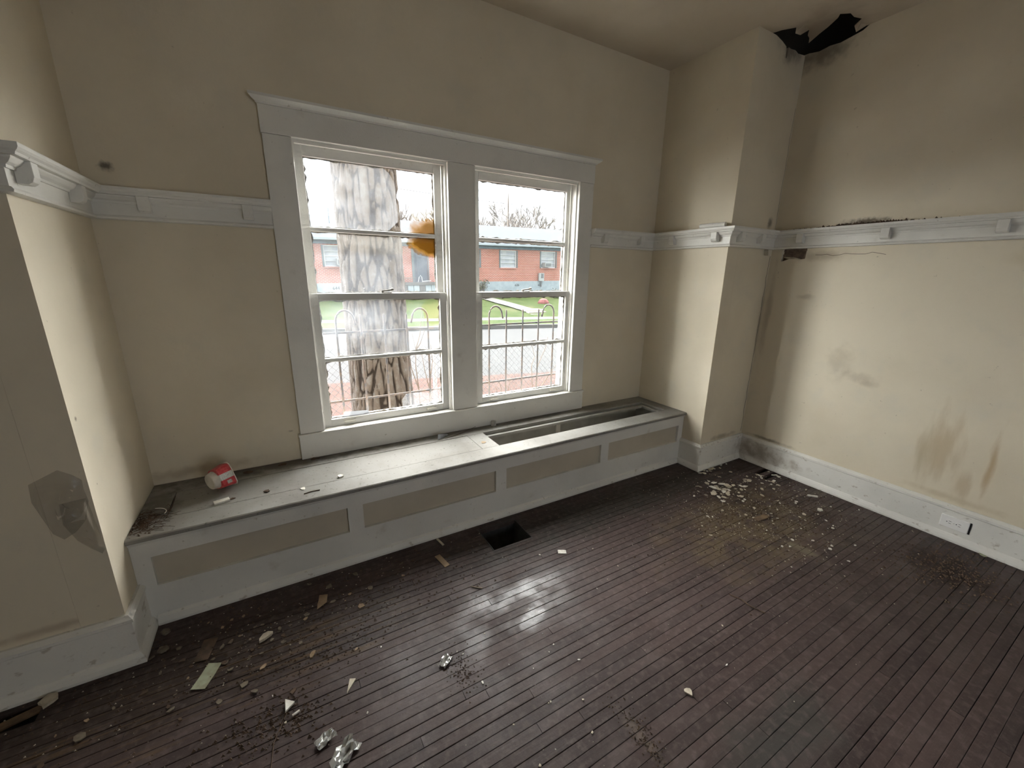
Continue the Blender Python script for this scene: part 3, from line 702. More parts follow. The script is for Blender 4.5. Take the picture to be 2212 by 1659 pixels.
# ------------------------------------------------------------------ crumpled plastic on the left stub
M_film = NT('grimy_clear_plastic', .12, .6)
M_film.base((0.42, 0.37, 0.30)); M_film.b.inputs['Alpha'].default_value = .17
M_film.bump(M_film.noise(26, 3), .5, .01); M_film = M_film.mat
def film(outline, off, seed, name, par):
    rnd = random.Random(seed); us = [p[0] for p in outline]; vs = [p[1] for p in outline]
    cx_, cz_ = sum(us)/len(us), sum(vs)/len(vs); rings = []
    for k in range(6):
        f = 1-k/6; rings.append([(cx_+(u-cx_)*f, -D-off-(.0 if k == 0 else .006+.022*noise.noise(Vector((u*22+k, v*22, seed)))), cz_+(v-cz_)*f) for u, v in outline])
    mb = MB(); n = len(outline); vsx = [p for r in rings for p in r] + [(cx_, -D-off-.008, cz_)]; fs = []
    for k in range(5):
        for i in range(n): fs.append((k*n+i, k*n+(i+1) % n, (k+1)*n+(i+1) % n, (k+1)*n+i))
    for i in range(n): fs.append((5*n+i, 5*n+(i+1) % n, 6*n))
    mb.add(vsx, fs); o = ob(name, mb, M_film, par)
    sm = o.modifiers.new('thick', 'SOLIDIFY'); sm.thickness = .0006
    return o
pf = tag(empty('plastic_sheet', (-.06, -D, .50)), 'torn crumpled clear plastic patch stuck on the shaded left wall', 'plastic sheet')
film([(-.135, .783), (-.10, .800), (-.062, .818), (-.03, .792), (-.012, .770), (-.014, .735), (-.010, .690), (-.03, .62), (-.06, .585), (-.093, .566), (-.115, .595), (-.128, .66), (-.14, .72)], .001, 3, 'upper_film', pf)
film([(-.080, .697), (-.050, .700), (-.014, .703), (-.008, .63), (-.004, .55), (-.003, .495), (-.012, .482), (-.035, .510), (-.062, .550), (-.085, .62)], .0025, 8, 'lower_film', pf)

# ------------------------------------------------------------------ debris on the floor
def foil_mesh(r, seed):
    rnd = random.Random(seed); mb = MB(); n = 7; g = []
    for i in range(n):
        for j in range(n):
            g.append(((i-3)*r/3+rnd.uniform(-.1, .1)*r, (j-3)*r/3*.6+rnd.uniform(-.1, .1)*r, rnd.uniform(0, .5)*r))
    mb.add(g, [(i*n+j, i*n+j+1, (i+1)*n+j+1, (i+1)*n+j) for i in range(n-1) for j in range(n-1)]); return mb
M_foil = NT('crumpled_clear_wrapper', .15, .7); M_foil.base((0.60, 0.60, 0.58)); M_foil.b.inputs['Metallic'].default_value = .5; M_foil = M_foil.mat
def strip(L, wd, th, bend=0):
    return MB().prism([(-L/2, -wd/2, bend), (0, -wd/2, 0), (L/2, -wd/2, bend), (L/2, wd/2, bend), (0, wd/2, 0), (-L/2, wd/2, bend)], (0, 0, th))
SINGLES = [
 ('cardboard_strip', strip(.105, .030, .002), M_tan, (1.229, -.697), 1.75, 'tan cardboard strip on the floor left of the duct hole', 'cardboard', 0),
 ('wood_splinter', strip(.07, .012, .004), M_chip, (1.274, -.546), 1.75, 'short pale splinter close to the bench foot', 'splinter', 0),
 ('paper_scrap', flake(.052, 9, .002, R_, .48), M_tan, (.654, -.694), 1.3, 'tan leaf-shaped paper scrap on the floor before the bench', 'paper', .05),
 ('paper_scrap', strip(.045, .028, .002), M_white, (1.824, -.945), -.5, 'cream rectangular scrap on the floor right of the duct hole', 'paper', .04),
 ('paper_note', strip(.105, .048, .0015, .002), M_green, (.242, -.876), 1.15, 'faded green rectangular paper on the floor at left', 'paper', .03),
 ('paper_note', strip(.105, .048, .0015, .002), M_brown, (.226, -.741), 1.35, 'dark paper strip just behind the green paper', 'paper', .02),
 ('plaster_chip', flake(.018, 8, .005, R_, .8), M_chip, (1.761, -1.795), 1.9, 'rounded yellowish chip alone on the bare front floor', 'chip', 0),
 ('wrapper', foil_mesh(.045, 4), M_foil, (.647, -1.399), .7, 'crumpled shiny clear wrapper nearest to the viewer', 'wrapper', 0),
 ('wrapper', foil_mesh(.030, 6), M_foil, (.599, -1.324), .5, 'small crumpled clear wrapper behind the largest one', 'wrapper', 0),
 ('wrapper', foil_mesh(.028, 9), M_foil, (1.035, -1.251), .6, 'small crumpled wrapper near the middle of the floor', 'wrapper', 0),
 ('plaster_chip', MB().prism([(-.03, -.004, 0), (.028, -.012, 0), (.024, .010, 0)], (0, 0, .004)), M_chip, (.696, -1.173), 1.0, 'cream sliver-shaped plaster chip on the floor', 'chip', .05),
 ('plaster_chip', MB().prism([(-.020, -.014, 0), (.018, -.010, 0), (.004, .022, 0)], (0, 0, .010)), M_white, (.499, -1.147), .6, 'thick triangular plaster chip beside the grit patch', 'chip', .2),
 ('cigarette_stub', MB().tube([(-.012, 0, .004), (.012, 0, .004)], .004, 8), M_white, (.522, -1.187), .3, 'tiny bright white stub near the triangular plaster chip', 'stub', 0),
 ('twig', MB().tube([(-.075, .0, .004), (-.02, .008, .005), (.02, -.004, .005), (.08, .004, .004)], [.002, .003, .0035, .002], 5), M_brown, (2.352, -1.652), -1.35, 'dark crooked twig lying on the open floor', 'twig', 0),
 ('plaster_chip', flake(.017, 9, .010, R_), M_white, (3.546, -1.423), .2, 'round white plaster lump on the dirty floor by the right wall', 'chip', 0),
 ('plaster_chip', strip(.060, .014, .008), M_white, (3.701, -1.311), -.8, 'long white plaster sliver by the right baseboard', 'chip', 0),
 ('wood_chip', strip(.12, .035, .006), M_raw, (3.12, -1.29), -.05, 'bare tan wood chip in the dirt near the right corner', 'wood chip', .03),
 ('paper_scrap', flake(.020, 6, .002, R_), M_green, (3.835, -2.09), .4, 'pale green scrap at the foot of the right baseboard', 'paper', .05),
 ('plaster_chip', flake(.030, 7, .012, R_, .6), M_chip, (.431, -.79), .4, 'largest cream plaster chip in the litter before the bench', 'chip', .06),
 ('plaster_chip', flake(.020, 7, .008, R_), M_dull, (.072, -.561), .4, 'grey chip in the inner corner at the left bench foot', 'chip', .06),
 ('plaster_chip', flake(.020, 7, .008, R_), M_dull, (.082, -.66), .9, 'grey chip just in front of the left alcove baseboard', 'chip', .06),
 ('plaster_chip', flake(.026, 7, .010, R_), M_chip, (-.22, -.725), .2, 'cream chip on the broken boards by the left baseboard', 'chip', .05),
 ('wood_splinter', strip(.055, .006, .003), M_dull, (1.307, -.958), -.7, 'thin pale splinter on the floor in front of the duct hole', 'splinter', .04),
 ('grit_stick', MB().tube([(-.09, 0, .003), (.0, .01, .003), (.09, -.01, .003)], .0016, 4), M_brown, (.465, -1.255), 1.35, 'thin dark straw near the front left of the floor', 'straw', 0),
]
for nm, mb, mt, (px_, py_), rz, lab, cat, tl in SINGLES: place(nm, mb, mt, (px_, py_, .0012), rz, lab, cat, None, tl)
o = place('wood_splinter', strip(.20, .030, .008), M_raw, (-.31, -.748, -.012), .25, 'broken bare wood splinter over the gap by the left baseboard', 'splinter')
def scatter(nm, cnt, ctr, sg, rmin, rmax, mats, lab, cat, grp, seed, bounds=None, flat=.25):
    rnd = random.Random(seed); protos = [flake(1, rnd.choice((5, 6, 7)), flat*rnd.uniform(.6, 1.4), rnd, rnd.uniform(.5, .95)) for _ in range(6)]
    meshes = []; k = 0
    while k < cnt:
        x_, y_ = rnd.gauss(ctr[0], sg[0]), rnd.gauss(ctr[1], sg[1])
        if bounds and not (bounds[0] < x_ < bounds[1] and bounds[2] < y_ < bounds[3]): continue
        if VENT[0]-.02 < x_ < VENT[1]+.02 and VENT[2]-.02 < y_ < VENT[3]+.02: continue
        r = rnd.uniform(rmin, rmax)*(.6+.4*rnd.random()); mt = rnd.choice(mats)
        p = protos[rnd.randrange(6)]; mb = MB(); mb.v = [(a*r, b*r, c_*r) for a, b, c_ in p.v]; mb.f = p.f; mb.m = p.m
        place(nm, mb, mt, (x_, y_, .0012), rnd.uniform(0, 6.28), lab, cat, grp, rnd.uniform(-.25, .25)); k += 1
scatter('plaster_chip', 62, (3.32, -.965), (.14, .07), .010, .034, (M_chip, M_chip, M_white, M_plaster), 'pale plaster chip in the heap by the right corner', 'chip', 'plaster chips heaped by the right corner', 31, (2.9, 3.82, -1.15, -.72), .14)
scatter('plaster_chip', 16, (3.66, -1.04), (.07, .05), .010, .030, (M_chip, M_white), 'plaster chip in the small pile against the right baseboard corner', 'chip', 'chips near the right baseboard corner', 32, (3.5, 3.83, -1.2, -.9), .14)
scatter('plaster_chip', 60, (3.25, -1.28), (.28, .18), .005, .014, (M_white, M_chip), 'small pale plaster crumb scattered over the dirty right floor', 'chip', 'pale crumbs on the dirty right floor', 33, (2.5, 3.83, -1.75, -.75), .4)
scatter('plaster_chip', 14, (3.15, -1.62), (.25, .10), .006, .014, (M_white,), 'white crumb on the stained floor beyond the crooked twig', 'chip', 'white crumbs beyond the twig', 34, (2.5, 3.83, -1.9, -1.4), .4)
scatter('plaster_chip', 40, (.55, -.70), (.38, .12), .008, .022, (M_dull, M_dull, M_tan, M_brown), 'dull litter chip on the dark floor along the bench foot', 'chip', 'litter along the bench foot', 35, (.06, 1.45, -1.0, -.53), .2)
scatter('plaster_chip', 40, (.30, -.80), (.30, .16), .006, .020, (M_dull, M_tan, M_brown, M_dull), 'dull chip in the litter on the left floor', 'chip', 'litter on the left floor', 38, (-.2, 1.0, -1.1, -.60), .2)
scatter('plaster_chip', 40, (1.3, -1.4), (.7, .35), .003, .008, (M_white, M_chip), 'tiny pale crumb on the open floor', 'chip', 'crumbs on the open floor', 36, (.3, 3.6, -2.3, -.8), .5)
scatter('plaster_chip', 14, (3.45, -.70), (.10, .02), .010, .022, (M_chip, M_stone), 'chip lying along the foot of the right wall return', 'chip', 'chips along the right wall return', 37, (3.2, 3.8, -.76, -.695), .2)
gr = MB(); rg = random.Random(77)
def grit(cx_, cy_, sx, sy, cnt, r0, r1):
    for k in range(cnt):
        x_, y_ = rg.gauss(cx_, sx), rg.gauss(cy_, sy); r = rg.uniform(r0, r1)
        if y_ > -.53 and 0 < x_ < XR or y_ > -.70 and (x_ < .04 or x_ > XR-.04) or x_ > XW-.05: continue
        if VENT[0] < x_ < VENT[1] and VENT[2] < y_ < VENT[3]: continue
        z = .0008
        gr.add([(x_-r, y_-r*.6, z), (x_+r, y_-r*.8, z), (x_, y_+r, z), (x_, y_, z+r*rg.uniform(.4, 1.3))], [(0, 1, 3), (1, 2, 3), (2, 0, 3), (0, 2, 1)])
grit(3.2, -1.2, .35, .25, 1500, .0015, .006); grit(.46, -1.19, .10, .05, 350, .0015, .007); grit(1.08, -1.31, .03, .05, 160, .001, .004)
grit(.5, -.75, .5, .16, 1100, .0015, .006); grit(.58, -.98, .15, .05, 250, .0015, .005); grit(3.5, -2.03, .14, .10, 700, .002, .007); grit(1.5, -1.82, .02, .07, 200, .0012, .004)
o = ob('floor_grit', gr, M_brown); o['kind'] = 'stuff'; tag(o, 'fine brown grit scattered on the floor boards', 'grit')
gr = MB(); grit(3.15, -1.25, .40, .28, 900, .001, .0045); grit(1.4, -1.3, .9, .45, 420, .0008, .0024); grit(.5, -.8, .45, .2, 350, .001, .004)
o = ob('plaster_dust', gr, M_chip); o['kind'] = 'stuff'; tag(o, 'fine pale plaster dust on the floor boards', 'dust')

# ================================================================== outdoors
def sline(s, x): return s - .245*x
M_litter = simple('pine_straw_ground', (0.0358, 0.0118, 0.0064), .95, (0.0505, 0.0192, 0.0106), 9, .8, 25)
M_road = simple('pale_asphalt', (0.0209, 0.0209, 0.0218), .9, (0.0183, 0.0183, 0.0188), 3, .3, 60)
M_conc = simple('sidewalk_concrete', (0.1320, 0.1260, 0.1140), .9, (0.1080, 0.1020, 0.0900), 2)
mg = NT('lawn_grass', .95, .1)
mg.base(mg.mix(mg.mix((0.0324, 0.0536, 0.0114), (0.0540, 0.0699, 0.0216), mg.noise(1.6, 6, lo=.35, hi=.65)), (0.0878, 0.0846, 0.0408), mg.noise(.55, 5, lo=.54, hi=.72)))
mg.bump(mg.noise(22, 4), .8, .06); M_grass = mg.mat
def band(name, s0, s1, zf, mat, lab, nx=2, ns=2, x0=-40, x1=60, th=.06):
    mb = MB(); g = []
    for i in range(nx+1):
        x_ = x0+(x1-x0)*i/nx
        for j in range(ns+1):
            s_ = s0+(s1-s0)*j/ns; yy = sline(s_, x_); g.append((x_, yy, zf(x_, yy, s_)))
    mb.add(g, [(i*(ns+1)+j, (i+1)*(ns+1)+j, (i+1)*(ns+1)+j+1, i*(ns+1)+j+1) for i in range(nx) for j in range(ns)])
    return struct(ob(name, mb, mat), lab)
mb = MB(); mb.add([(-40, .2, -.75), (60, .2, -.75), (60, sline(6.74, 60), -.75), (-40, sline(6.74, -40), -.75)], [(0, 1, 2, 3)])
mb = MB(); g = []
for i in range(41):
    x_ = -10+22*i/40
    for j in range(9):
        yy = .2+(sline(6.74, x_)-.2)*j/8; g.append((x_, yy, -.75+.03*noise.noise(Vector((x_*1.3, yy*1.3, 0)))))
mb.add(g, [(i*9+j, (i+1)*9+j, (i+1)*9+j+1, i*9+j+1) for i in range(40) for j in range(8)])
struct(ob('ground_yard', mb, M_litter), 'ground covered with orange pine straw outside')
band('road', 6.6, 15.40, lambda x, y, s: -.80, M_road, 'pale grey street')
mb = MB(); n0 = [(-40, sline(15.35, -40)), (60, sline(15.35, 60)), (60, sline(15.52, 60)), (-40, sline(15.52, -40))]
mb.prism([(a, b, -.82) for a, b in n0], (0, 0, .16)); struct(ob('curb', mb, M_conc), 'concrete street curb')
band('grass_verge', 15.50, 17.25, lambda x, y, s: -.67+.03*(s-15.5), M_grass, 'grass verge by the street')
band('sidewalk', 17.2, 18.15, lambda x, y, s: -.60, M_conc, 'pale concrete sidewalk')
def lawn_z(x, y, s):
    sh = 24.2+.245*x; f = max(0, min(1.0, (s-18.15)/max(1, sh-18.15))); return -.62+.90*f**.9+.03*noise.noise(Vector((x*.6, y*.6, 0)))
band('lawn', 18.1, 45, lambda x, y, s: lawn_z(x, y, s), M_grass, 'sloping green lawn before the brick house', 60, 40)
# pine straw needles
ns = MB(); rn = random.Random(5)
for k in range(7000):
    x_ = rn.uniform(-.5, 8.5); yy = rn.uniform(1.6, sline(6.9, x_)); L = rn.uniform(.04, .13); t = rn.uniform(0, 6.28); z = -.745+.03*noise.noise(Vector((x_*1.3, yy*1.3, 0)))
    a = Vector((math.cos(t), math.sin(t), 0)); b = Vector((-a.y, a.x, 0))*rn.uniform(.002, .005); p = Vector((x_, yy, z+rn.uniform(.0, .02))); q = p+a*L+Vector((0, 0, rn.uniform(-.01, .05)))
    ns.cur = rn.randrange(3); ns.add([p-b, p+b, q], [(0, 1, 2)])
o = ob('pine_straw', ns, [simple('straw_orange', (0.0597, 0.0181, 0.0088), .9), simple('straw_tan', (0.0688, 0.0277, 0.0146), .9), simple('straw_brown', (0.0459, 0.0161, 0.0088), .9)]); o['kind'] = 'stuff'
tag(o, 'orange brown pine straw covering the ground outside', 'pine straw')

# tree trunk with plated bark
mt = NT('pine_bark', .95, .15)
at = mt.n('ShaderNodeAttribute'); at.attribute_name = 'bark'
cb_ = mt.mix((0.0142, 0.0111, 0.0098), (0.0681, 0.0583, 0.0522), mt.mr(at.outputs['Fac'], .05, .6))
mt.base(mt.mix(cb_, (0.0897, 0.0880, 0.0871), mt.mul(mt.noise(14, 5, lo=.45, hi=.7), mt.mr(at.outputs['Fac'], .3, .8))))
mt.bump(mt.noise(45, 5), .6, .02); M_bark = mt.mat
TX, TY = 1.405, 1.34
nu, nv = 150, 420; vs, fs, hv = [], [], []
z0_, z1_ = -.80, 5.2
for j in range(nv+1):
    z = z0_+(z1_-z0_)*j/nv
    rad = .262-.008*(z-.5)+.10*math.exp(-(z-z0_)*2.2)
    cxx = TX-.010*(z-1); 
    for i in range(nu):
        a = 2*math.pi*i/nu
        sx, sy = math.cos(a), math.sin(a)
        wv = .10*noise.noise(Vector((sx*1.5, sy*1.5, z*1.8)))
        p = Vector((sx*2.7+wv*2, sy*2.7, z*2.3+.5*noise.noise(Vector((sx*3, sy*3, z*4)))))
        d_, _ = noise.voronoi(Vector((p.x*1.75, p.y*1.75, p.z*1.35)), distance_metric='DISTANCE', exponent=2.5)
        e = d_[1]-d_[0]; hgt = min(1, e*4.2); hgt = hgt*hgt*(3-2*hgt)
        fine = noise.fractal(Vector((sx*7, sy*7, z*7)), 1, 2, 4)
        r = rad+.020*(hgt-.6)+.006*fine
        vs.append((cxx+r*sx, TY+r*sy, z)); hv.append(max(0, min(1, hgt*.75+.22*fine)))
for j in range(nv):
    for i in range(nu): fs.append((j*nu+i, j*nu+(i+1) % nu, (j+1)*nu+(i+1) % nu, (j+1)*nu+i))
mb = MB(); mb.add(vs, fs)
trunk_root = tag(empty('tree', (TX, TY, -.75)), 'thick tree trunk with plated bark just outside the left window', 'tree')
to = ob('trunk', mb, M_bark, trunk_root, smooth=True)
ca = to.data.attributes.new('bark', 'FLOAT', 'POINT'); ca.data.foreach_set('value', hv)

# window guards with hooked bars
M_guard = simple('grey_guard_iron', (0.10, 0.10, 0.105), .6, (0.18, 0.13, 0.10), 25, .2, 60)
def guard(xc, lab):
    g_ = tag(empty('window_guard', (xc, .17, .56)), lab, 'window guard', 'iron guards outside the windows')
    for z in (1.107, .680): ob('rail', MB().box(xc-.358, xc+.358, .178, .184, z-.006, z+.006), M_guard, g_)
    for k in range(5):
        xb = xc-.282+.141*k
        if k in (0, 4):
            s = 1 if k == 0 else -1; path = [(xb, .17, .55), (xb, .17, 1.178)]
            for i in range(1, 13):
                t = math.pi*i/12; path.append((xb+s*(.052-.052*math.cos(t)), .17, 1.178+.062*math.sin(t)))
            path.append((xb+s*.112, .17, 1.150))
            ob('hooked_bar', MB().tube(path, .0065, 8), M_guard, g_, smooth=True)
        else:
            ob('bar', MB().tube([(xb, .17, .55), (xb, .17, 1.20), (xb, .17, 1.216)], [.006, .006, .0025], 8), M_guard, g_, smooth=True)
guard(1.208, 'iron bar guard with hooked ends outside the left window')
guard(2.226, 'iron bar guard with hooked ends outside the right window')

# chain-link fence
M_galv = simple('dull_galvanised_wire', (0.17, 0.17, 0.18), .55, None, 8, 0, 60, .3)
FY = 2.2
fe = tag(empty('chain_link_fence', (2.2, FY, -.75)), 'low grey chain-link fence between the tree and the street', 'fence')
def ftop(x): return .72-.040*x
cl = MB(); dx = .078; slope = 1.06
k = -40
while k*dx < 12:
    for sgn in (1, -1):
        xb = -2+k*dx
        # diagonal clipped to the fence sheet
        za = -.72; hgt = ftop(xb)-za; xt = xb+sgn*hgt/slope
        if -1.5 < xb < 9 or -1.5 < xt < 9:
            zt_ = ftop(xt); cl.tube([(xb, FY+sgn*.0018, za), (xb+sgn*(zt_-za)/slope, FY+sgn*.0018, zt_)], .0021, 4)
    k += 1
o = ob('wire_mesh', cl, M_galv, fe); o['kind'] = 'stuff'
for xp in (-.6, 2.235, 4.9, 7.6): ob('post', MB().tube([(xp, FY+.03, -.75), (xp, FY+.03, ftop(xp)+.03)], .024, 10), simple('galvanised_post', (0.34, 0.35, 0.36), .5) if xp == -.6 else bpy.data.materials['galvanised_post'], fe, smooth=True)
# saplings in the yard
M_twig = simple('bare_twig_bark', (0.15, 0.12, 0.10), .9)
def sapling(x, y, paths, lab):
    e = tag(empty('sapling', (x, y, -.75)), lab, 'sapling')
    for i, p in enumerate(paths): ob('stem', MB().tube(p, [.0075-.0055*j/(len(p)-1) for j in range(len(p))], 5), M_twig, e)
sapling(1.95, 1.9, [[(1.95, 1.9, -.75), (1.93, 1.9, .19), (1.905, 1.9, .47), (1.914, 1.9, .653), (1.882, 1.9, .833)], [(1.914, 1.9, .653), (1.965, 1.9, .80), (1.99, 1.9, .95), (2.005, 1.92, 1.08)], [(1.912, 1.9, .64), (1.97, 1.9, .72), (2.02, 1.9, .85), (2.02, 1.9, 1.03)],
     [(1.93, 1.9, .19), (1.86, 1.92, .45), (1.84, 1.93, .75)]], 'thin forked sapling beside the trunk outside the left window')
sapling(2.07, 1.95, [[(2.07, 1.95, -.75), (2.064, 1.95, .185), (2.02, 1.95, .407), (1.987, 1.95, .647)], [(2.064, 1.95, .185), (2.12, 1.95, .5), (2.10, 1.95, .70)]], 'short bare sapling by the grey fence post')
sapling(3.39, 1.8, [[(3.40, 1.8, -.75), (3.386, 1.8, .10), (3.365, 1.8, .348), (3.41, 1.8, .464), (3.36, 1.8, .62)], [(3.40, 1.8, -.2), (3.44, 1.8, .126), (3.46, 1.8, .34), (3.57, 1.8, .56), (3.60, 1.8, .70)], [(3.41, 1.8, -.1), (3.635, 1.8, .197), (3.777, 1.8, .34), (3.77, 1.8, .52)], [(3.77, 1.8, .34), (3.9, 1.8, .6)]], 'bare branching sapling outside the right window')
sapling(3.0, 1.85, [[(3.0, 1.85, -.75), (2.96, 1.85, .09), (2.92, 1.85, .2)], [(3.0, 1.85, -.4), (3.06, 1.85, .09), (3.09, 1.85, .18)], [(3.0, 1.85, -.3), (2.88, 1.85, .12)]], 'low bare shoot cluster behind the right window guard')

# brick house across the street
mk = NT('red_brick_wall', .9, .2)
tc = mk.n('ShaderNodeTexCoord').outputs['Object']; mp = mk.n('ShaderNodeMapping'); mp.inputs['Rotation'].default_value = (math.radians(-90), 0, 0); mk.l(tc, mp.inputs['Vector'])
br = mk.n('ShaderNodeTexBrick'); mk.l(mp.outputs[0], br.inputs['Vector'])
br.inputs['Scale'].default_value = 1.0; br.inputs['Brick Width'].default_value = .21; br.inputs['Row Height'].default_value = .073; br.inputs['Mortar Size'].default_value = .013
br.inputs['Color1'].default_value = (0.43, 0.105, 0.070, 1); br.inputs['Color2'].default_value = (0.34, 0.078, 0.052, 1); br.inputs['Mortar'].default_value = (0.44, 0.34, 0.27, 1)
mk.base(mk.mix(br.outputs['Color'], (0.32, 0.136, 0.093), mk.mul(mk.noise(1.2, 4, lo=.4, hi=.7), .4))); M_brick = mk.mat
M_found = simple('pale_blue_foundation', (0.3472, 0.3844, 0.3968), .9, (0.2852, 0.3286, 0.3410), 3)
M_roof = simple('blue_grey_shingles', (0.0461, 0.0546, 0.0682), .9, (0.0358, 0.0444, 0.0580), 8, .6, 12)
M_fascia = simple('white_gutter', (0.3844, 0.4216, 0.4464), .6)
M_soffit = simple('blue_grey_frieze', (0.1116, 0.1550, 0.1798), .8, (0.1674, 0.2108, 0.2356), 4)
M_wframe = simple('white_window_frame', (0.4836, 0.4836, 0.4774), .5)
M_blind = simple('drawn_white_blind', (0.4092, 0.4092, 0.4030), .5, (0.3224, 0.3348, 0.3534), 2)
M_shut = simple('grey_green_jamb', (0.1240, 0.1488, 0.1488), .8)
M_door = simple('slate_blue_door', (0.0682, 0.0837, 0.1023), .5, (0.0930, 0.1054, 0.1240), 3)
M_ac = simple('ac_casing', (0.3720, 0.3720, 0.3534), .6); M_grille = simple('ac_grille', (0.1364, 0.1364, 0.1364), .7, (0.1984, 0.1984, 0.1922), 40)
hs = tag(empty('brick_house', (10, 24, 0)), 'long red brick house with blue-grey roof across the street', 'house')
HX0, HX1 = -6, 27
WIN = [(-.6, .7), (3.446, 4.75), (11.96, 13.26), (14.883, 16.186), (18.315, 19.638), (22.4, 23.7)]
wz0, wz1 = 1.87, 3.065
DX0, DX1 = 8.68, 9.56
hw = MB().plate([(HX0, .93), (HX1, .93), (HX1, 3.24), (HX0, 3.24)], [[(a, wz0), (b, wz0), (b, wz1), (a, wz1)] for a, b in WIN] + [[(DX0, .95), (DX1, .95), (DX1, 3.05), (DX0, 3.05)]], lambda u, v: (u, 24, v), (0, .2, 0))
hw.box(HX0, HX0+.2, 24.21, 31, .93, 3.24).box(HX1-.2, HX1, 24.21, 31, .93, 3.24).box(HX0, HX1, 30.8, 31, .93, 3.24)
ob('wall', hw, M_brick, hs)
ob('foundation', MB().box(HX0+.01, HX1-.01, 23.97, 31.0, -.4, .9295), M_found, hs)
ob('frieze', MB().box(HX0, HX1, 23.90, 23.995, 3.12, 3.28), M_soffit, hs)
ob('soffit', MB().box(HX0-.4, HX1+.4, 23.50, 31.5, 3.285, 3.31), M_soffit, hs)
ob('gutter', MB().prism([(HX0-.4, 23.50, 3.315), (HX0-.4, 23.38, 3.315), (HX0-.4, 23.36, 3.42), (HX0-.4, 23.50, 3.42)], (HX1-HX0+.8, 0, 0)), M_fascia, hs)
ob('roof', MB().prism([(HX0-.5, 23.40, 3.425), (HX0-.5, 27.5, 5.03), (HX0-.5, 31.6, 3.425), (HX0-.5, 31.6, 3.33), (HX0-.5, 27.5, 4.93), (HX0-.5, 23.40, 3.33)], (HX1-HX0+1, 0, 0)), M_roof, hs)
ob('vent_pipe', MB().tube([(4.19, 26.0, 4.3), (4.19, 26.0, 5.30)], .03, 8), M_soffit, hs)
for wi, (a, b) in enumerate(WIN):
    f = MB().box(a-.0, a+.07, 24.04, 24.14, wz0, wz1).box(b-.07, b, 24.04, 24.14, wz0, wz1).box(a+.0701, b-.0701, 24.04, 24.14, wz0, wz0+.07).box(a+.0701, b-.0701, 24.04, 24.14, wz1-.07, wz1)
    wf = ob('window', f, M_wframe, hs)
    for q in range(4):
        z_ = wz0+.07+(wz1-wz0-.14)*q/4; zb = wz0+.07+(wz1-wz0-.14)*(q+1)/4
        if q: ob('muntin', MB().box(a+.0702, b-.0702, 24.05, 24.12, z_-.02, z_+.02), M_wframe, wf)
        ob('pane', MB().box(a+.0702, b-.0702, 24.121, 24.13, z_+(.0201 if q else .001), zb-(.0201 if q < 3 else .001)), M_blind, wf)
    ob('sill', MB().box(a-.05, b+.05, 23.93, 24.04, wz0-.075, wz0-.002), M_brick, wf)
    ob('jamb_panel', MB().box(b+.002, b+.10, 23.975, 23.999, wz0, wz1), M_shut, wf)
    ob('jamb_panel', MB().box(a-.10, a-.002, 23.975, 23.999, wz0, wz1), M_shut, wf)
dr = ob('door', MB().box(DX0+.001, DX1-.001, 24.06, 24.12, .951, 3.049), M_door, hs)
for z_, zh in ((1.1, 1.75), (1.9, 2.35), (2.45, 2.95)): ob('door_panel', MB().box(DX0+.15, DX1-.15, 24.04, 24.059, z_, zh), M_door, dr)
ob('door_surround', MB().box(DX0-.16, DX0-.002, 23.97, 24.0-.001, .95, 3.10).box(DX1+.002, DX1+.06, 23.97, 23.999, .95, 3.10), M_shut, hs)
po = ob('porch', MB().box(7.35, 10.4, 22.5, 23.96, .80, .95), M_conc, hs)
for k in range(8): ob('porch_block', MB().box(7.40+.37*k, 7.74+.37*k, 22.56, 22.9, .45, .79), M_found if k % 3 else M_conc, po)
ob('porch_base', MB().box(7.5, 10.3, 22.92, 23.96, -.2, .799), M_soffit, po)
for k in range(9): ob('baluster', MB().tube([(7.5+.09*k, 22.6, .95), (7.5+.09*k, 22.6, 1.22)], .012, 5), M_guard, po)
ob('handrail', MB().tube([(7.45, 22.6, 1.23), (8.30, 22.6, 1.23)], .014, 5), M_guard, po)
def number(txt, x, z, size):
    cu = bpy.data.curves.new('house_number', 'FONT'); cu.body = txt; cu.size = size; cu.align_x = 'CENTER'; cu.align_y = 'CENTER'; cu.extrude = .003
    cu.materials.append(bpy.data.materials['slot_black'])
    t_ = bpy.data.objects.new('house_number_text', cu); COL.objects.link(t_); bpy.context.view_layer.update()
    me = bpy.data.meshes.new_from_object(t_.evaluated_get(bpy.context.evaluated_depsgraph_get())); bpy.data.objects.remove(t_)
    o = bpy.data.objects.new('house_number', me); COL.objects.link(o); o.parent = hs; o.location = (x-10, 23.963-24, z); o.rotation_euler = (math.radians(90), 0, 0)
number('626', 16.228, .655, .24); number('626', 18.215, .63, .22); number('644', 3.919, .65, .26)
hs.rotation_euler = (0, -.014, 0)
# window units and wall box (stand in / on the house)
def ac(x0, x1, z0, z1, lab):
    dz = .014*((x0+x1)/2-10); z0 += dz; z1 += dz
    e = tag(empty('window_air_conditioner', ((x0+x1)/2, 23.8, z0)), lab, 'air conditioner')
    ob('casing', MB().box(x0, x1, 23.62, 24.03, z0, z1), M_ac, e)
    ob('grille', MB().box(x0+.05, x1-.05, 23.60, 23.619, z0+.05, z1-.05), M_grille, e)
ac(4.05, 4.62, 1.945, 2.32, 'white window air conditioner in the house window left of the trunk')
ac(18.42, 18.98, 1.945, 2.25, 'small window air conditioner in the far right house window')
e = tag(empty('utility_meter', (18.27, 23.85, 1.0)), 'grey utility meter box on the brick wall', 'meter box')
ob('box', MB().box(18.05, 18.48, 23.80, 23.95, 1.05, 1.62), M_ac, e); ob('meter_window', MB().box(18.20, 18.42, 23.785, 23.799, 1.25, 1.58), M_grille, e)
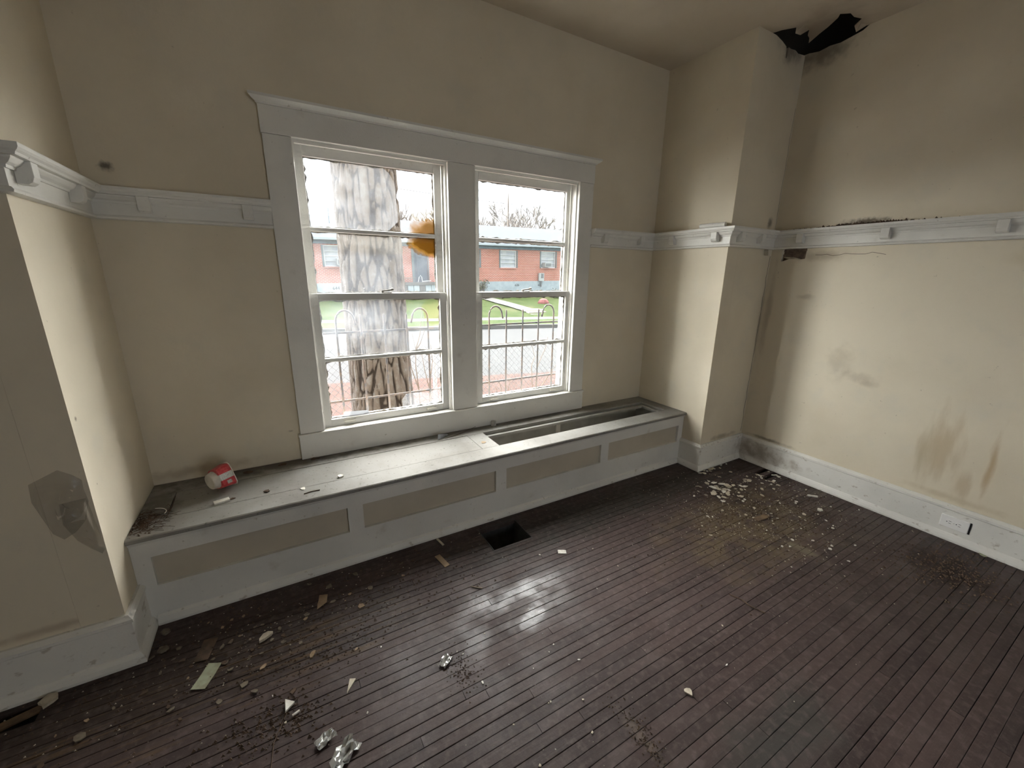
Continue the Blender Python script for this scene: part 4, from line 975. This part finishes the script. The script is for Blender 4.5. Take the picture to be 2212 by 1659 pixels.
ob('conduit', MB().tube([(18.27, 23.87, 1.05), (18.27, 23.87, .62)], .05, 8), M_grille, e)
# porch things
tag(ob('bent_tube_chair', MB().tube([(8.45, 22.7, .965), (8.52, 22.7, 1.25), (8.60, 22.7, 1.36), (8.68, 22.7, 1.25), (8.72, 22.7, .965)], .022, 6).tube([(8.72, 22.7, 1.0), (9.3, 22.75, 1.04)], .03, 6), M_wframe, None, (8.55, 22.7, .94)), 'white bent object standing on the porch before the slate door', 'porch object')
# shrub
M_leaf = simple('shrub_olive', (0.1240, 0.1240, 0.0682), .9, (0.1860, 0.1674, 0.1116), 6)
def shrub(x, y, z, rx, rz_, cnt, lab):
    e = tag(empty('shrub', (x, y, z)), lab, 'shrub'); r = random.Random(int(x*10)); lf = MB(); stm = MB()
    for k in range(26):
        t = r.uniform(0, 6.28); q = r.uniform(.3, 1)*rx; tp = (x+q*math.cos(t), y+q*math.sin(t)*.7, z+rz_*r.uniform(.6, 1.1)); stm.tube([(x+.1*math.cos(t), y, z-.15), tp], [.015, .005], 4)
        for j in range(cnt):
            p = Vector((x, y, z)).lerp(Vector(tp), r.uniform(.35, 1.05))+Vector((r.gauss(0, .08), r.gauss(0, .08), r.gauss(0, .06))); s_ = r.uniform(.03, .07)
            lf.add([p+Vector((r.uniform(-s_, s_), r.uniform(-s_, s_), r.uniform(-s_, s_))) for _ in range(3)], [(0, 1, 2)])
    ob('stems', stm, M_twig, e); o = ob('foliage', lf, M_leaf, e); o['kind'] = 'stuff'
shrub(12.95, 23.2, .28, .62, .75, 40, 'olive bare shrub against the brick house foundation')
shrub(17.6, 20.6, 0.02, .75, .45, 30, 'low grey bush at the far right lawn edge')
tag(ob('lawn_heap', MB().loft([[(15.0+.38*f*math.cos(t)*(1.1 if k % 2 else .9), 18.7+.28*f*math.sin(t), -.17+h_) for k, t in enumerate([2*math.pi*i/10 for i in range(10)])] for f, h_ in ((1, -.12), (.95, .05), (.7, .18), (.35, .25))]), simple('dull_red_heap', (0.30, 0.095, 0.085), .8, (0.20, 0.08, 0.075), 4), None, (15, 18.7, -.2)), 'dull red heap lying on the far lawn', 'heap')
# walkway and steps
mb = MB(); g = []
for j in range(9):
    yy = 16.5+(22.0-16.5)*j/8; xc = 12.75-.10*(yy-16.5)
    for dx_ in (-.45, .45): x_ = xc+dx_; g.append((x_, yy, lawn_z(x_, yy, yy+.245*x_)+.05))
mb.add(g, [(2*j, 2*j+1, 2*j+3, 2*j+2) for j in range(8)]); struct(ob('walkway', mb, M_conc), 'concrete walkway crossing the lawn')
sp = tag(empty('lawn_steps', (12.8, 16.0, -.6)), 'short concrete steps between sidewalk and walkway', 'steps')
for k in range(3): ob('step', MB().box(12.3, 13.4, 15.75+.28*k, 16.03+.28*k+.25, -.7, -.52+.09*k), simple('step_concrete', (0.42, 0.37, 0.32), .9) if k == 0 else bpy.data.materials['step_concrete'], sp)
# overhead wire and pole
pw = [(-6, 12.5, 4.75), (1.859, 12.5, 4.319), (5.861, 12.5, 4.188), (7.651, 12.5, 4.143), (11.565, 12.5, 4.094), (25, 12.5, 4.3)]
tag(ob('overhead_wire', MB().tube(pw, .010, 5), M_guard, None, (0, 12.5, 4.3)), 'thin overhead utility wire crossing the white sky', 'wire')
tag(ob('utility_pole', MB().tube([(27.2, 45, 0), (27.2, 45, 9.6), (27.2, 45, 11.5)], [.16, .11, .03], 8), M_twig, None, (27.2, 45, 0)), 'tall thin pole rising among the bare background trees', 'pole')
# bare background trees
M_far = simple('far_bare_branches', (0.1860, 0.1674, 0.1519), .95)
def bare_tree(x, y, hgt, seed, lab, ev=0):
    r = random.Random(seed); br_ = MB(); tk = MB()
    e = tag(empty('bare_tree', (x, y, .2)), lab, 'tree', 'bare trees behind the brick house')
    def grow(p, d, L, rad, lev):
        q = p+d*L; mid = p.lerp(q, .5)+Vector((r.gauss(0, .05), r.gauss(0, .05), r.gauss(0, .04)))*L
        (tk if lev == 0 else br_).tube([p, mid, q], [max(rad, .050), max(rad*.8, .046), max(rad*.62, .036)], 5 if lev < 2 else 3)
        if lev >= 5: return
        for k in range(3):
            nd = (d*.9+Vector((r.gauss(0, .40), r.gauss(0, .40), r.uniform(-.02, .45)))).normalized()
            grow(p.lerp(q, r.uniform(.55, 1.0)), nd, L*r.uniform(.58, .82), rad*.58, lev+1)
    grow(Vector((x, y, .0)), Vector((0, 0, 1)), hgt*.32, hgt*.017, 0)
    ob('trunk', tk, M_far, e); ob('branches', br_, M_far, e)
for i, (x, y, h_, lab) in enumerate([(19.6, 36.5, 7.6, 'bare tree behind the house, nearest the right window mullion'), (22.6, 40.5, 9.2, 'bare tree behind the house, just left of the tall pole'), (24.2, 37, 9.2, 'tall bare tree behind the house, right of the tall pole'),
        (27.6, 40.5, 10.4, 'tallest bare tree behind the house roof'), (32.2, 43, 9.6, 'bare tree behind the house, furthest right'), (24.2, 47, 10.2, 'dense bare tree low over the roof ridge'), (29.5, 48, 11.2, 'bare tree in the back row behind the roof'), (12.9, 40, 8.8, 'lone bare tree right of the thick trunk'), (18.3, 46, 9.8, 'bare tree behind the orange stained glass shard')]):
    bare_tree(x, y, h_*1.08, 40+i, lab)
